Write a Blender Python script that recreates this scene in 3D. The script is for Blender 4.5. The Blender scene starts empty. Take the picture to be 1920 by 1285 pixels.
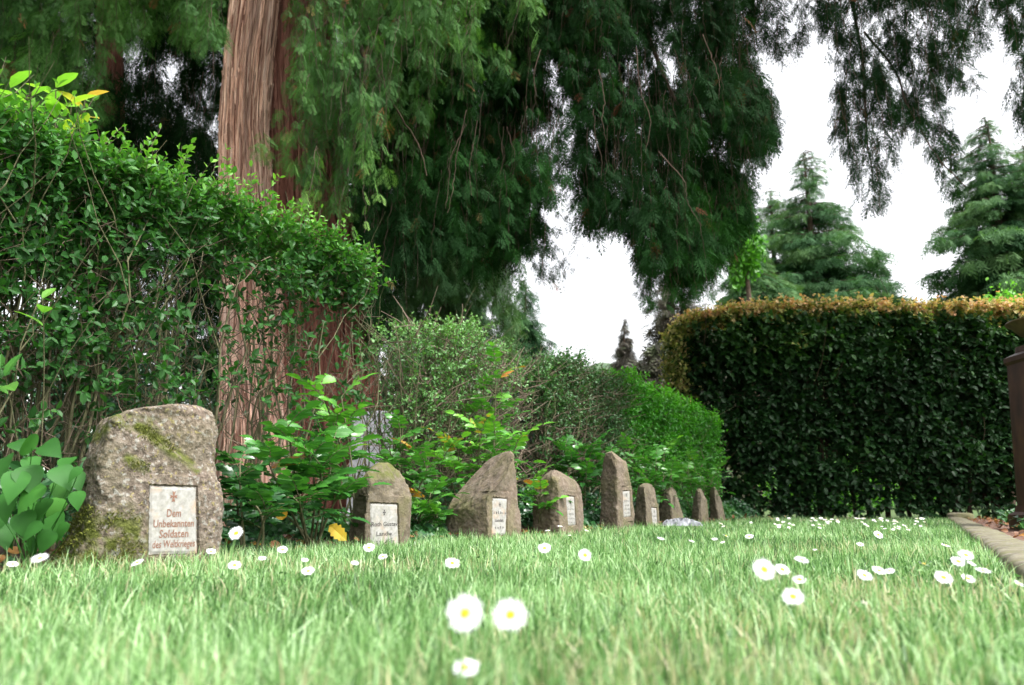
import bpy, math
import numpy as np
from mathutils import Vector
from mathutils.bvhtree import BVHTree

rad = math.radians
sc = bpy.context.scene
COL = sc.collection

# ------------------------------------------------------------------ camera
CAMZ = 0.17
FPX = 1464.0                       # focal length in pixels of the 1920-wide photograph
PITCH = math.atan((945 - 642.5) / FPX)
cd = bpy.data.cameras.new('camera')
cam = bpy.data.objects.new('camera', cd)
COL.objects.link(cam)
cd.sensor_width = 23.6
cd.lens = 18.0
cd.clip_start = 0.02
cd.clip_end = 3000
cam.location = (0, 0, CAMZ)
cam.rotation_euler = (rad(90) + PITCH, 0, 0)
cd.dof.use_dof = True
cd.dof.focus_distance = 2.9
cd.dof.aperture_fstop = 2.8
sc.camera = cam

# ------------------------------------------------------------------ world, sun, exposure
SUN_EL, SUN_AZ = 58.0, 118.0       # azimuth clockwise from +Y (the view direction)
world = bpy.data.worlds.new('World')
sc.world = world
world.use_nodes = True
nt = world.node_tree
nt.nodes.clear()
sky = nt.nodes.new('ShaderNodeTexSky')
sky.sky_type = 'NISHITA'
sky.sun_disc = False
sky.sun_elevation = rad(SUN_EL)
sky.sun_rotation = rad(SUN_AZ)
sky.air_density = 1.0
sky.dust_density = 5.0
sky.ozone_density = 1.0
hs = nt.nodes.new('ShaderNodeHueSaturation')
hs.inputs['Saturation'].default_value = 0.12      # milky overcast
hs.inputs['Value'].default_value = 1.5
bg = nt.nodes.new('ShaderNodeBackground')
bg.inputs['Strength'].default_value = 0.15
wo = nt.nodes.new('ShaderNodeOutputWorld')
nt.links.new(sky.outputs[0], hs.inputs['Color'])
nt.links.new(hs.outputs[0], bg.inputs['Color'])
nt.links.new(bg.outputs[0], wo.inputs['Surface'])

sd = bpy.data.lights.new('sun', 'SUN')
sd.energy = 1.5
sd.angle = rad(11)
sd.color = (1.0, 0.97, 0.92)
sun = bpy.data.objects.new('sun', sd)
COL.objects.link(sun)
sdir = Vector((math.sin(rad(SUN_AZ)) * math.cos(rad(SUN_EL)), math.cos(rad(SUN_AZ)) * math.cos(rad(SUN_EL)), math.sin(rad(SUN_EL))))
sun.rotation_euler = (-sdir).to_track_quat('-Z', 'Y').to_euler()

sc.view_settings.view_transform = 'Standard'
sc.view_settings.look = 'None'
sc.view_settings.exposure = 1.22
sc.view_settings.gamma = 1.0
sc.cycles.max_bounces = 6
sc.cycles.diffuse_bounces = 4
sc.cycles.transmission_bounces = 4
sc.cycles.glossy_bounces = 2

# ------------------------------------------------------------------ pixel <-> world
cP, sP = math.cos(PITCH), math.sin(PITCH)
CAM = np.array([0, 0, CAMZ])

def ray(px, py):
    x = (px - 960) / FPX
    u = (642.5 - py) / FPX
    return np.array([x, cP - u * sP, sP + u * cP])

def at(px, py, Y):
    r = ray(px, py)
    return CAM + r * (Y / r[1])

def proj(P):
    P = np.asarray(P, float) - CAM
    d = P[..., 1] * cP + P[..., 2] * sP
    u = -P[..., 1] * sP + P[..., 2] * cP
    d = np.where(d < 0.01, 0.01, d)
    return 960 + FPX * P[..., 0] / d, 642.5 - FPX * u / d

def inpoly(x, y, poly):
    r = np.zeros(np.shape(x), bool)
    n = len(poly)
    for i in range(n):
        x0, y0 = poly[i]
        x1, y1 = poly[(i + 1) % n]
        if y0 == y1:
            continue
        c = ((y0 > y) != (y1 > y)) & (x < (x1 - x0) * (y - y0) / (y1 - y0) + x0)
        r ^= c
    return r

def hash3(i, j, k):
    v = (i * 374761393 + j * 668265263 + k * 2147483647 * 3 + 1442695) & 0xffffffff
    v = ((v ^ (v >> 13)) * 1274126177) & 0xffffffff
    v = v ^ (v >> 16)
    return (v & 0xffff) / 65535.0

def vnoise(P, s=1.0, seed=0):
    P = np.asarray(P, float) * s + seed * 17.31 + 500.0
    I = np.floor(P).astype(np.int64)
    f = P - I
    f = f * f * (3 - 2 * f)
    r = 0
    for a in (0, 1):
        for b in (0, 1):
            for c in (0, 1):
                w = (f[..., 0] if a else 1 - f[..., 0]) * (f[..., 1] if b else 1 - f[..., 1]) * (f[..., 2] if c else 1 - f[..., 2])
                r = r + w * hash3(I[..., 0] + a, I[..., 1] + b, I[..., 2] + c)
    return r

def fbm(P, s=1.0, seed=0, o=4):
    r, a, t = 0, 1.0, 0
    for i in range(o):
        r = r + a * vnoise(P, s * 2 ** i, seed + i)
        t += a
        a *= 0.5
    return r / t

def nrm(v):
    v = np.asarray(v, float)
    return v / np.maximum(np.linalg.norm(v, axis=-1, keepdims=True), 1e-9)

# ------------------------------------------------------------------ mesh batches
class Batch:
    def __init__(self):
        self.V, self.F, self.T, self.n = [], [], [], 0

    def add(self, V, F, t=0.5):
        V = np.asarray(V, float).reshape(-1, 3)
        self.V.append(V)
        self.F.append(np.asarray(F, np.int64) + self.n)
        t = np.asarray(t, float)
        self.T.append(np.full(len(V), float(t)) if t.ndim == 0 else t)
        self.n += len(V)

    def scatter(self, tv, tf, M, L, tint):
        """template verts tv (k,3), faces tf (m,q), M (N,3,3) columns = axes*scale, L (N,3)"""
        N, k = len(L), len(tv)
        if N == 0:
            return
        V = np.einsum('nij,kj->nki', M, tv) + L[:, None, :]
        F = tf[None] + (np.arange(N) * k)[:, None, None]
        t = np.repeat(np.asarray(tint, float), k)
        self.add(V.reshape(-1, 3), F.reshape(-1, tf.shape[1]), t)

    def tubes(self, P, R, sides=4, t=0.5, cap=False):
        """P (N,n,3), R (N,n)"""
        P = np.asarray(P, float)
        if P.ndim == 2:
            P = P[None]
        N, n = P.shape[:2]
        if N == 0:
            return
        R = np.broadcast_to(np.asarray(R, float), (N, n))
        T = np.gradient(P, axis=1)
        T = nrm(T)
        ref = nrm(np.array([0.83, 0.31, 0.17]))
        A = nrm(np.cross(T, ref))
        B = np.cross(T, A)
        an = np.arange(sides) * 2 * np.pi / sides
        V = P[:, :, None, :] + R[:, :, None, None] * (A[:, :, None, :] * np.cos(an)[:, None] + B[:, :, None, :] * np.sin(an)[:, None])
        i = np.arange(n - 1)[:, None] * sides
        j = np.arange(sides)[None]
        j2 = (j + 1) % sides
        q = np.stack([i + j, i + j2, i + sides + j2, i + sides + j], -1).reshape(-1, 4)
        F = q[None] + (np.arange(N) * n * sides)[:, None, None]
        tt = np.asarray(t, float)
        tt = np.repeat(tt, n * sides) if tt.ndim else t
        self.add(V.reshape(-1, 3), F.reshape(-1, 4), tt)

def axes(d, nrmhint, scale, width=1.0):
    """columns: x (width), y (length along d), z (normal)"""
    d = nrm(d)
    x = np.cross(d, nrm(nrmhint))
    bad = np.linalg.norm(x, axis=-1) < 1e-3
    x[bad] = np.cross(d[bad], np.array([0.3, 0.9, 0.3]))
    x = nrm(x)
    z = np.cross(x, d)
    s = np.asarray(scale, float).reshape(-1, 1) * np.ones((len(d), 1))
    w = np.asarray(width, float).reshape(-1, 1) * s
    return np.stack([x * w, d * s, z * s], -1)

def build(name, b, mat, parent=None, smooth=False, attr=None):
    V = np.concatenate(b.V)
    if parent is not None:
        root = parent
        off = np.array(parent.location)
        while root.parent is not None:
            root = root.parent
            off = off + np.array(root.location)
        V = V - off
    me = bpy.data.meshes.new(name)
    me.vertices.add(len(V))
    me.vertices.foreach_set('co', V.astype(np.float32).ravel())
    li = np.concatenate([f.ravel() for f in b.F]).astype(np.int32)
    ls = np.concatenate([np.full(len(f), f.shape[1], np.int32) for f in b.F])
    st = np.concatenate([[0], np.cumsum(ls)[:-1]]).astype(np.int32)
    me.loops.add(len(li))
    me.loops.foreach_set('vertex_index', li)
    me.polygons.add(len(ls))
    me.polygons.foreach_set('loop_start', st)
    try:
        me.polygons.foreach_set('loop_total', ls)
    except Exception:
        pass
    me.polygons.foreach_set('use_smooth', np.full(len(ls), smooth))
    a = me.attributes.new('tint', 'FLOAT', 'POINT')
    a.data.foreach_set('value', np.concatenate(b.T).astype(np.float32))
    if attr:
        for k, v in attr.items():
            a = me.attributes.new(k, 'FLOAT', 'POINT')
            a.data.foreach_set('value', np.asarray(v, np.float32))
    me.update(calc_edges=True)
    me.validate()
    me.materials.append(mat)
    o = bpy.data.objects.new(name, me)
    COL.objects.link(o)
    if parent is not None:
        o.parent = parent
    return o

def tag(o, label=None, cat=None, group=None, kind=None):
    if label: o['label'] = label
    if cat: o['category'] = cat
    if group: o['group'] = group
    if kind: o['kind'] = kind
    return o

def thing(name, label, cat, loc, group=None):
    o = bpy.data.objects.new(name, None)
    o.empty_display_size = 0.1
    COL.objects.link(o)
    o.location = loc
    return tag(o, label, cat, group)

# ------------------------------------------------------------------ materials
def new_mat(name):
    m = bpy.data.materials.new(name)
    m.use_nodes = True
    m.node_tree.nodes.clear()
    return m, m.node_tree

def ramp(nt, stops, interp='LINEAR'):
    r = nt.nodes.new('ShaderNodeValToRGB')
    r.color_ramp.interpolation = interp
    e = r.color_ramp.elements
    while len(e) < len(stops):
        e.new(0.5)
    for i, (p, c) in enumerate(stops):
        e[i].position = p
        e[i].color = (c[0], c[1], c[2], 1)
    return r

def leaf_mat(name, stops, rough=0.4, trans=0.3, tcol=(1.3, 1.5, 0.6), nscale=6.0, spec=0.4):
    m, t = new_mat(name)
    N, L = t.nodes, t.links
    at_ = N.new('ShaderNodeAttribute'); at_.attribute_name = 'tint'
    geo = N.new('ShaderNodeNewGeometry')
    nz = N.new('ShaderNodeTexNoise'); nz.inputs['Scale'].default_value = nscale; nz.inputs['Detail'].default_value = 3
    L.new(geo.outputs['Position'], nz.inputs['Vector'])
    ma = N.new('ShaderNodeMath'); ma.operation = 'MULTIPLY_ADD'
    ma.inputs[1].default_value = 0.35; ma.inputs[2].default_value = -0.175
    L.new(nz.outputs['Fac'], ma.inputs[0])
    ad = N.new('ShaderNodeMath'); ad.operation = 'ADD'; ad.use_clamp = True
    L.new(ma.outputs[0], ad.inputs[0]); L.new(at_.outputs['Fac'], ad.inputs[1])
    r = ramp(t, stops); L.new(ad.outputs[0], r.inputs['Fac'])
    p = N.new('ShaderNodeBsdfPrincipled')
    p.inputs['Roughness'].default_value = rough
    p.inputs['Specular IOR Level'].default_value = spec
    L.new(r.outputs['Color'], p.inputs['Base Color'])
    tr = N.new('ShaderNodeBsdfTranslucent')
    mx = N.new('ShaderNodeMix'); mx.data_type = 'RGBA'; mx.blend_type = 'MULTIPLY'; mx.inputs[0].default_value = 1
    L.new(r.outputs['Color'], mx.inputs[6]); mx.inputs[7].default_value = (*tcol, 1)
    L.new(mx.outputs[2], tr.inputs['Color'])
    ms = N.new('ShaderNodeMixShader'); ms.inputs[0].default_value = trans
    L.new(p.outputs[0], ms.inputs[1]); L.new(tr.outputs[0], ms.inputs[2])
    o = N.new('ShaderNodeOutputMaterial'); L.new(ms.outputs[0], o.inputs['Surface'])
    return m

def rough_mat(name, stops, scale=(8, 8, 8), rough=0.85, bump=0.3, detail=8, dist=0.01, spec=0.3, extra=None, coord='Object'):
    m, t = new_mat(name)
    N, L = t.nodes, t.links
    tc = N.new('ShaderNodeTexCoord')
    mp = N.new('ShaderNodeMapping'); mp.inputs['Scale'].default_value = scale
    L.new(tc.outputs[coord], mp.inputs['Vector'])
    nz = N.new('ShaderNodeTexNoise'); nz.inputs['Scale'].default_value = 1; nz.inputs['Detail'].default_value = detail
    nz.inputs['Roughness'].default_value = 0.62
    L.new(mp.outputs[0], nz.inputs['Vector'])
    r = ramp(t, stops); L.new(nz.outputs['Fac'], r.inputs['Fac'])
    p = N.new('ShaderNodeBsdfPrincipled')
    p.inputs['Roughness'].default_value = rough
    p.inputs['Specular IOR Level'].default_value = spec
    col = r.outputs['Color']
    if extra:
        col = extra(t, col, tc)
    L.new(col, p.inputs['Base Color'])
    b = N.new('ShaderNodeBump'); b.inputs['Strength'].default_value = bump; b.inputs['Distance'].default_value = dist
    L.new(nz.outputs['Fac'], b.inputs['Height']); L.new(b.outputs[0], p.inputs['Normal'])
    o = N.new('ShaderNodeOutputMaterial'); L.new(p.outputs[0], o.inputs['Surface'])
    return m

def mixcol(t, a, b, fac, mode='MIX'):
    mx = t.nodes.new('ShaderNodeMix'); mx.data_type = 'RGBA'; mx.blend_type = mode
    for s, v in ((0, fac), (6, a), (7, b)):
        if isinstance(v, (int, float)):
            mx.inputs[s].default_value = v
        elif isinstance(v, tuple):
            mx.inputs[s].default_value = (*v, 1)
        else:
            t.links.new(v, mx.inputs[s])
    return mx.outputs[2]

def noise_mask(t, tc, scale, lo, hi, detail=4, typ='noise', coord='Object'):
    N = t.nodes
    if typ == 'noise':
        n = N.new('ShaderNodeTexNoise'); n.inputs['Detail'].default_value = detail
        out = n.outputs['Fac']
    else:
        n = N.new('ShaderNodeTexVoronoi'); out = n.outputs['Distance']
    n.inputs['Scale'].default_value = scale
    t.links.new(tc.outputs[coord], n.inputs['Vector'])
    mr = N.new('ShaderNodeMapRange'); mr.inputs['From Min'].default_value = lo; mr.inputs['From Max'].default_value = hi
    mr.clamp = True
    t.links.new(out, mr.inputs['Value'])
    return mr.outputs[0]

def attr_out(t, name):
    a = t.nodes.new('ShaderNodeAttribute'); a.attribute_name = name
    return a.outputs['Fac']

def mul(t, a, b):
    m = t.nodes.new('ShaderNodeMath'); m.operation = 'MULTIPLY'; m.use_clamp = True
    for i, v in enumerate((a, b)):
        if isinstance(v, (int, float)): m.inputs[i].default_value = v
        else: t.links.new(v, m.inputs[i])
    return m.outputs[0]

def stone_extra(lichen, mossy, pink):
    def f(t, col, tc):
        c = mixcol(t, col, (0.19, 0.135, 0.105), mul(t, noise_mask(t, tc, 5, .45, .65, 3), mul(t, pink, .7)))
        c = mixcol(t, c, (0.085, 0.075, 0.05), mul(t, noise_mask(t, tc, 9, .5, .68, 6), 0.55))
        if lichen:
            c = mixcol(t, c, (0.38, 0.38, 0.35), mul(t, noise_mask(t, tc, 75, .57, .64, 6), lichen))
            c = mixcol(t, c, (0.34, 0.29, 0.09), mul(t, noise_mask(t, tc, 70, .61, .66, 4), lichen))
            c = mixcol(t, c, (0.05, 0.045, 0.035), mul(t, noise_mask(t, tc, 110, .60, .68, 4), lichen))
            c = mixcol(t, c, (0.45, 0.46, 0.42), mul(t, noise_mask(t, tc, 17, .20, .15, typ='vor'), mul(t, noise_mask(t, tc, 4, .56, .6), lichen)))
        m_ = mul(t, attr_out(t, 'moss'), noise_mask(t, tc, 28, .36, .55, 6))
        c = mixcol(t, c, (0.085, 0.10, 0.018), m_)
        c = mixcol(t, c, (0.115, 0.115, 0.038), mul(t, noise_mask(t, tc, 7, .47, .66, 5), mossy))
        return c
    return f

M = {}
M['lichen_stone'] = rough_mat('lichen_sandstone', [(.32, (.06, .047, .036)), (.5, (.155, .122, .095)), (.68, (.29, .245, .20))], (60, 60, 60), .92, 1.0, 12, .014, extra=stone_extra(.5, .25, .55))
M['brown_stone'] = rough_mat('brown_sandstone', [(.3, (.095, .072, .052)), (.5, (.14, .108, .08)), (.7, (.20, .16, .125))], (26, 26, 26), .95, 1.0, 12, .012, extra=stone_extra(.12, .45, .55))
M['mossy_stone'] = rough_mat('mossy_sandstone', [(.3, (.08, .066, .045)), (.5, (.125, .102, .072)), (.7, (.18, .15, .11))], (26, 26, 26), .95, 1.0, 12, .012, extra=stone_extra(.1, .7, .35))
def plaque_extra(t, col, tc):
    c = mixcol(t, col, (0.30, 0.29, 0.24), mul(t, noise_mask(t, tc, 60, .55, .68, 6), .55))
    return mixcol(t, c, (0.42, 0.25, 0.13), mul(t, noise_mask(t, tc, 16, .56, .75, 3), .6))
M['plaque'] = rough_mat('plaque_stone', [(.3, (.20, .19, .17)), (.5, (.29, .28, .26)), (.7, (.37, .36, .34))], (70, 70, 70), .7, .25, 6, .002, extra=plaque_extra)
M['red_paint'] = rough_mat('worn_red_lettering', [(.35, (.13, .045, .03)), (.65, (.27, .17, .12))], (300, 300, 300), .7, .1)
M['grey_paint'] = rough_mat('worn_grey_lettering', [(.3, (.035, .032, .03)), (.7, (.11, .10, .095))], (300, 300, 300), .7, .1)
M['bark_light'] = rough_mat('pale_fibrous_bark', [(.33, (.09, .035, .022)), (.42, (.36, .19, .135)), (.54, (.62, .39, .30)), (.70, (.80, .60, .50))], (24, 24, .9), .9, 1.0, 10, .05)
M['bark_red'] = rough_mat('red_fibrous_bark', [(.3, (.05, .018, .012)), (.5, (.19, .07, .048)), (.72, (.38, .19, .14))], (24, 24, .9), .9, 1.0, 10, .05)
def strip_extra(t, col, tc):
    r = ramp(t, [(0, (.30, .18, .14)), (.35, (.75, .70, .66)), (.7, (1.0, .86, .76)), (1, (1.15, 1.02, .92))])
    t.links.new(attr_out(t, 'tint'), r.inputs['Fac'])
    return mixcol(t, col, r.outputs['Color'], 1.0, 'MULTIPLY')
M['bark_strip'] = rough_mat('peeling_bark', [(.33, (.26, .14, .105)), (.5, (.62, .43, .36)), (.7, (.82, .66, .58))], (40, 40, 4), .9, .8, 10, .02, extra=strip_extra)
M['bark_dark'] = rough_mat('dark_branch_bark', [(.3, (.03, .018, .012)), (.7, (.13, .09, .065))], (30, 30, 6), .9, .5)
M['stem_olive'] = rough_mat('olive_grey_stem', [(.3, (.04, .042, .02)), (.5, (.115, .11, .055)), (.75, (.23, .215, .13))], (60, 60, 14), .8, .5)
M['twig_grey'] = rough_mat('pale_dry_twig', [(.3, (.13, .10, .075)), (.7, (.34, .28, .22))], (60, 60, 14), .85, .3)
M['twig_brown'] = rough_mat('brown_twig', [(.3, (.06, .042, .03)), (.7, (.19, .145, .105))], (60, 60, 14), .85, .3)
M['granite'] = rough_mat('grey_granite', [(.35, (.20, .20, .215)), (.6, (.33, .33, .35))], (60, 60, 60), .55, .05)
M['dark_granite'] = rough_mat('dark_slate', [(.35, (.055, .055, .085)), (.6, (.11, .105, .15))], (12, 12, 12), .6, .1)
M['iron'] = rough_mat('rusty_brown_metal', [(.3, (.022, .009, .007)), (.55, (.055, .022, .015)), (.75, (.09, .05, .02))], (14, 14, 5), .55, .3, 8, .004, .4)
M['bowl'] = rough_mat('ochre_stained_bowl', [(.3, (.045, .027, .01)), (.7, (.11, .075, .03))], (14, 14, 14), .5, .3, 8, .004, .4)
M['soil'] = rough_mat('dark_soil', [(.3, (.018, .012, .008)), (.5, (.06, .038, .026)), (.7, (.13, .08, .055))], (35, 35, 35), .95, 1.0, 10, .03)
M['mulch'] = rough_mat('reddish_mulch', [(.3, (.04, .02, .015)), (.5, (.15, .085, .06)), (.7, (.27, .17, .13))], (45, 45, 45), .95, 1.0, 10, .02)
M['kerb'] = rough_mat('weathered_kerb', [(.3, (.09, .08, .055)), (.5, (.17, .15, .115)), (.7, (.26, .235, .19))], (14, 14, 14), .9, .6, 9, .01, extra=stone_extra(.25, .7, .2))
M['turf'] = rough_mat('turf_under_blades', [(.3, (.03, .045, .015)), (.5, (.06, .10, .03)), (.7, (.12, .17, .055))], (30, 30, 30), .95, .6, 8, .02)
M['hill'] = rough_mat('wooded_hill', [(.3, (.03, .06, .03)), (.7, (.08, .13, .06))], (.05, .05, .05), .95, .5, 8, 2.0)
M['plastic'] = rough_mat('grey_plastic_film', [(.3, (.10, .105, .12)), (.7, (.34, .35, .38))], (20, 20, 20), .35, .2, 4, .004, .5)
M['petal'] = rough_mat('white_petal', [(.3, (.64, .64, .66)), (.7, (.74, .74, .76))], (200, 200, 200), .6, 0)
M['disc'] = rough_mat('yellow_disc', [(.3, (.62, .40, .01)), (.7, (.74, .55, .03))], (900, 900, 900), .7, .8, 4, .001)

M['privet'] = leaf_mat('privet_leaf', [(0, (.016, .060, .014)), (.35, (.035, .125, .024)), (.65, (.07, .21, .035)), (1, (.20, .42, .06))], .45, .3, spec=.25)
M['laurel'] = leaf_mat('laurel_leaf', [(0, (.03, .14, .03)), (.5, (.20, .42, .06)), (.8, (.36, .48, .06)), (1, (.50, .30, .08))], .3, .35)
M['mahonia'] = leaf_mat('mahonia_leaf', [(0, (.018, .065, .024)), (.35, (.035, .135, .025)), (.65, (.065, .22, .03)), (.9, (.15, .38, .045)), (1, (.42, .16, .04))], .25, .25, spec=.5, nscale=40)
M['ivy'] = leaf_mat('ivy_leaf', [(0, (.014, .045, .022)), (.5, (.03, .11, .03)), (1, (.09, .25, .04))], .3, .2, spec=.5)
M['heart'] = leaf_mat('heart_leaf', [(0, (.02, .08, .015)), (.5, (.045, .17, .028)), (1, (.09, .27, .04))], .55, .3, spec=.25, nscale=45)
M['litter'] = leaf_mat('dead_leaf', [(0, (.07, .035, .02)), (.5, (.22, .09, .03)), (.8, (.55, .30, .02)), (1, (.65, .48, .04))], .6, .2, (1.3, 1.1, .6))
M['beech'] = leaf_mat('beech_leaf', [(0, (.010, .032, .010)), (.3, (.014, .050, .012)), (.55, (.05, .13, .028)), (.70, (.36, .36, .11)), (.85, (.70, .52, .30)), (1, (.66, .34, .19))], .5, .25, spec=.18)
M['lime'] = leaf_mat('fresh_green_leaf', [(0, (.018, .085, .01)), (.5, (.05, .23, .02)), (1, (.14, .46, .03))], .4, .35)
M['dusky'] = leaf_mat('dusky_shrub_leaf', [(0, (.018, .055, .022)), (.5, (.05, .14, .04)), (1, (.15, .32, .09))], .4, .25)
M['cedar_lit_tone'] = leaf_mat('cedar_leaf_painted_lit', [(0, (.020, .060, .018)), (.35, (.05, .13, .035)), (.7, (.11, .25, .055)), (.93, (.22, .38, .09)), (1, (.25, .10, .05))], .7, .3, nscale=2.0, spec=.2)  # brighter copy of the cedar leaf, daylight painted into its colour
M['cedar_shade_tone'] = leaf_mat('cedar_leaf_painted_shade', [(0, (.006, .020, .007)), (.5, (.014, .052, .013)), (.9, (.034, .125, .022)), (1, (.12, .045, .025))], .75, .3, nscale=1.6, spec=.12)  # darker copy of the same leaf, canopy shade painted into its colour
M['fir'] = leaf_mat('fir_needles', [(0, (.018, .06, .022)), (.5, (.05, .125, .048)), (1, (.12, .22, .085))], .7, .25, nscale=.8, spec=.15)
M['spruce_brown'] = leaf_mat('browning_spruce', [(0, (.03, .03, .022)), (.5, (.075, .062, .045)), (1, (.10, .13, .06))], .6, .15, nscale=.8)
M['decid'] = leaf_mat('bright_deciduous', [(0, (.05, .15, .02)), (.5, (.10, .30, .03)), (1, (.19, .46, .06))], .4, .35, nscale=1)
def grass_material():
    m = leaf_mat('grass_blade', [(0, (.032, .085, .022)), (.35, (.125, .265, .075)), (.6, (.28, .46, .18)), (.88, (.57, .76, .45)), (.93, (.38, .38, .19)), (1, (.56, .50, .33))], .42, .35, (1.1, 1.25, .9), 2.0)
    return m
M['grass'] = grass_material()
M['moss'] = leaf_mat('moss', [(0, (.05, .06, .008)), (.5, (.12, .13, .018)), (1, (.20, .22, .04))], .8, .1)

# ------------------------------------------------------------------ leaf templates
def outline_leaf(half, fold=0.12, curl=0.12):
    """half: list of (y, halfwidth) from base to tip; one folded leaf, quads about the midrib"""
    n = len(half)
    V = []
    for y, w in half:
        V.append((0, y, -curl * y * y))
        V.append((w, y, fold * w * 2 - curl * y * y))
        V.append((-w, y, fold * w * 2 - curl * y * y))
    F = []
    for i in range(n - 1):
        a, b = 3 * i, 3 * (i + 1)
        F += [(a, a + 1, b + 1, b), (a, b, b + 2, a + 2)]
    return np.array(V, float), np.array(F)

def simple_leaf(w=0.25, fold=0.25, curl=0.15):
    V = np.array([(0, 0, 0), (w * .8, .3, fold * w - curl * .09), (w * .85, .65, fold * w - curl * .42), (0, 1, -curl), (-w * .85, .65, fold * w - curl * .42), (-w * .8, .3, fold * w - curl * .09)])
    return V, np.array([(0, 1, 2, 3), (0, 3, 4, 5)])

OVAL = simple_leaf(.26)
ROUND = outline_leaf([(0, .02), (.12, .22), (.35, .34), (.6, .30), (.85, .14), (1, .005)], .12, .2)
LONG = outline_leaf([(0, .01), (.15, .09), (.4, .15), (.7, .13), (.9, .06), (1, .003)], .15, .25)
HEART = outline_leaf([(-.14, .16), (-.08, .30), (.06, .43), (.25, .45), (.45, .38), (.65, .26), (.84, .12), (1, .004)], .07, .35)
IVY = outline_leaf([(-.08, .18), (.08, .46), (.28, .28), (.42, .34), (.7, .12), (1, .004)], .1, .15)
def spiny():
    h = [(0, .02)]
    ys = np.linspace(.08, .92, 9)
    for i, y in enumerate(ys):
        w = .24 * math.sin(math.pi * (y * .86 + .08)) ** .7
        h.append((y, w * (1.22 if i % 2 else .88)))
    h.append((1.04, .003))
    return outline_leaf(h, .14, .18)
SPINY = spiny()
TRI = (np.array([(0, 0, 0), (.22, .5, .03), (0, 1, 0), (-.22, .5, .03)], float), np.array([(0, 1, 2, 3)]))

def cedar_spray(lod, seed):
    """flat fern-like spray: axis along +y, lies in xy plane, drooping tip; length 1"""
    r = np.random.default_rng(seed)
    V, F = [], []
    def dia(p, d, L, w):
        d = d / np.linalg.norm(d)
        s = np.array([-d[1], d[0], 0])
        z = np.array([0, 0, 1.0])
        n = len(V)
        V.extend([p, p + d * L * .45 + s * w + z * w * .4, p + d * L, p + d * L * .45 - s * w - z * w * .4])
        F.append((n, n + 1, n + 2, n + 3))
    n1 = {0: 9, 1: 9, 2: 7}[lod]
    sub = {0: 3, 1: 1, 2: 0}[lod]
    wd = {0: .0105, 1: .019, 2: .038}[lod]
    dia(np.array([0, 0, 0.]), np.array([0, 1, -.05]), 1.0, wd * .8)
    for i in range(n1):
        t = .08 + .85 * i / n1
        side = 1 if i % 2 else -1
        L = (.46 * math.sin(math.pi * (t * .75 + .18)) + .05) * r.uniform(.8, 1.15)
        p = np.array([0, t, -.15 * t * t])
        d = np.array([side * math.sin(rad(42)), math.cos(rad(42)), -.22 + r.uniform(-.12, .12)])
        dia(p, d, L, wd)
        dn = d / np.linalg.norm(d)
        for j in range(sub):
            u = .25 + .6 * j / sub
            q = p + dn * L * u
            l2 = L * (1 - u) * .6 + .03
            for s2 in (1, -1):
                a = rad(34) * s2
                d2 = np.array([dn[0] * math.cos(a) - dn[1] * math.sin(a), dn[0] * math.sin(a) + dn[1] * math.cos(a), dn[2]])
                dia(q, d2, l2, wd * .8)
    V = np.array(V)
    V[:, 2] -= .12 * V[:, 1] ** 2
    return V, np.array(F)
SPRAY = {l: [cedar_spray(l, 10 * l + k) for k in range(4)] for l in (0, 1, 2)}

# ------------------------------------------------------------------ ground
U = np.array([.52, .854, 0])                # direction of the row of stones and of the hedge
NB = np.array([-.854, .52, 0])              # from the lawn towards the hedge
def row_x(Y): return -1.02 + .608 * (Y - 2.16)
def kerb_x(Y): return 1.27 + .52 * (Y - 2.07)
def hz(x, y):
    P = np.stack([x, y, np.zeros_like(x)], -1)
    return (vnoise(P, .8, 3) - .5) * .03

def grid_sheet(name, x0, x1, y0, y1, nx, ny, z, mat, kind='structure', bumps=0.0):
    xs, ys = np.meshgrid(np.linspace(x0, x1, nx), np.linspace(y0, y1, ny))
    P = np.stack([xs, ys, np.full_like(xs, z)], -1).reshape(-1, 3)
    if bumps:
        P[:, 2] += (fbm(P, 6, 2) - .5) * bumps
    i = np.arange(ny - 1)[:, None] * nx + np.arange(nx - 1)[None]
    F = np.stack([i, i + 1, i + nx + 1, i + nx], -1).reshape(-1, 4)
    b = Batch(); b.add(P, F)
    o = build(name, b, mat)
    tag(o, kind=kind)
    return o

grid_sheet('ground', -900, 900, -60, 1500, 40, 40, -0.035, M['turf'])

def strip(name, Ys, xa, xb, mat, n=14, z=0.0, bump=.03, seed=0):
    V = []
    for Y in Ys:
        for k in range(n):
            f = k / (n - 1)
            V.append((xa(Y) * (1 - f) + xb(Y) * f, Y, z))
    V = np.array(V)
    V[:, 2] += (fbm(V, 5, seed) - .5) * bump
    ny = len(Ys)
    i = np.arange(ny - 1)[:, None] * n + np.arange(n - 1)[None]
    F = np.stack([i, i + 1, i + n + 1, i + n], -1).reshape(-1, 4)
    b = Batch(); b.add(V, F)
    return tag(build(name, b, mat, smooth=True), kind='structure')
strip('lawn', np.linspace(-1.5, 8.55, 90), lambda Y: row_x(Y) + .02, lambda Y: kerb_x(Y) + .02, M['turf'], 60, .0, .006)
strip('soil_bed', np.linspace(-.5, 9.6, 120), lambda Y: row_x(Y) - 2.2, lambda Y: row_x(Y) + .02, M['soil'], 50, .006, .05, 2)
strip('mulch_bed', np.linspace(-.5, 9.6, 120), lambda Y: kerb_x(Y) + .1, lambda Y: kerb_x(Y) + 3.0, M['mulch'], 50, .004, .05, 4)
strip('hedge_soil', np.linspace(8.5, 9.9, 20), lambda Y: row_x(Y) + .03, lambda Y: kerb_x(Y) + .08, M['soil'], 50, .004, .03, 5)

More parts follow.
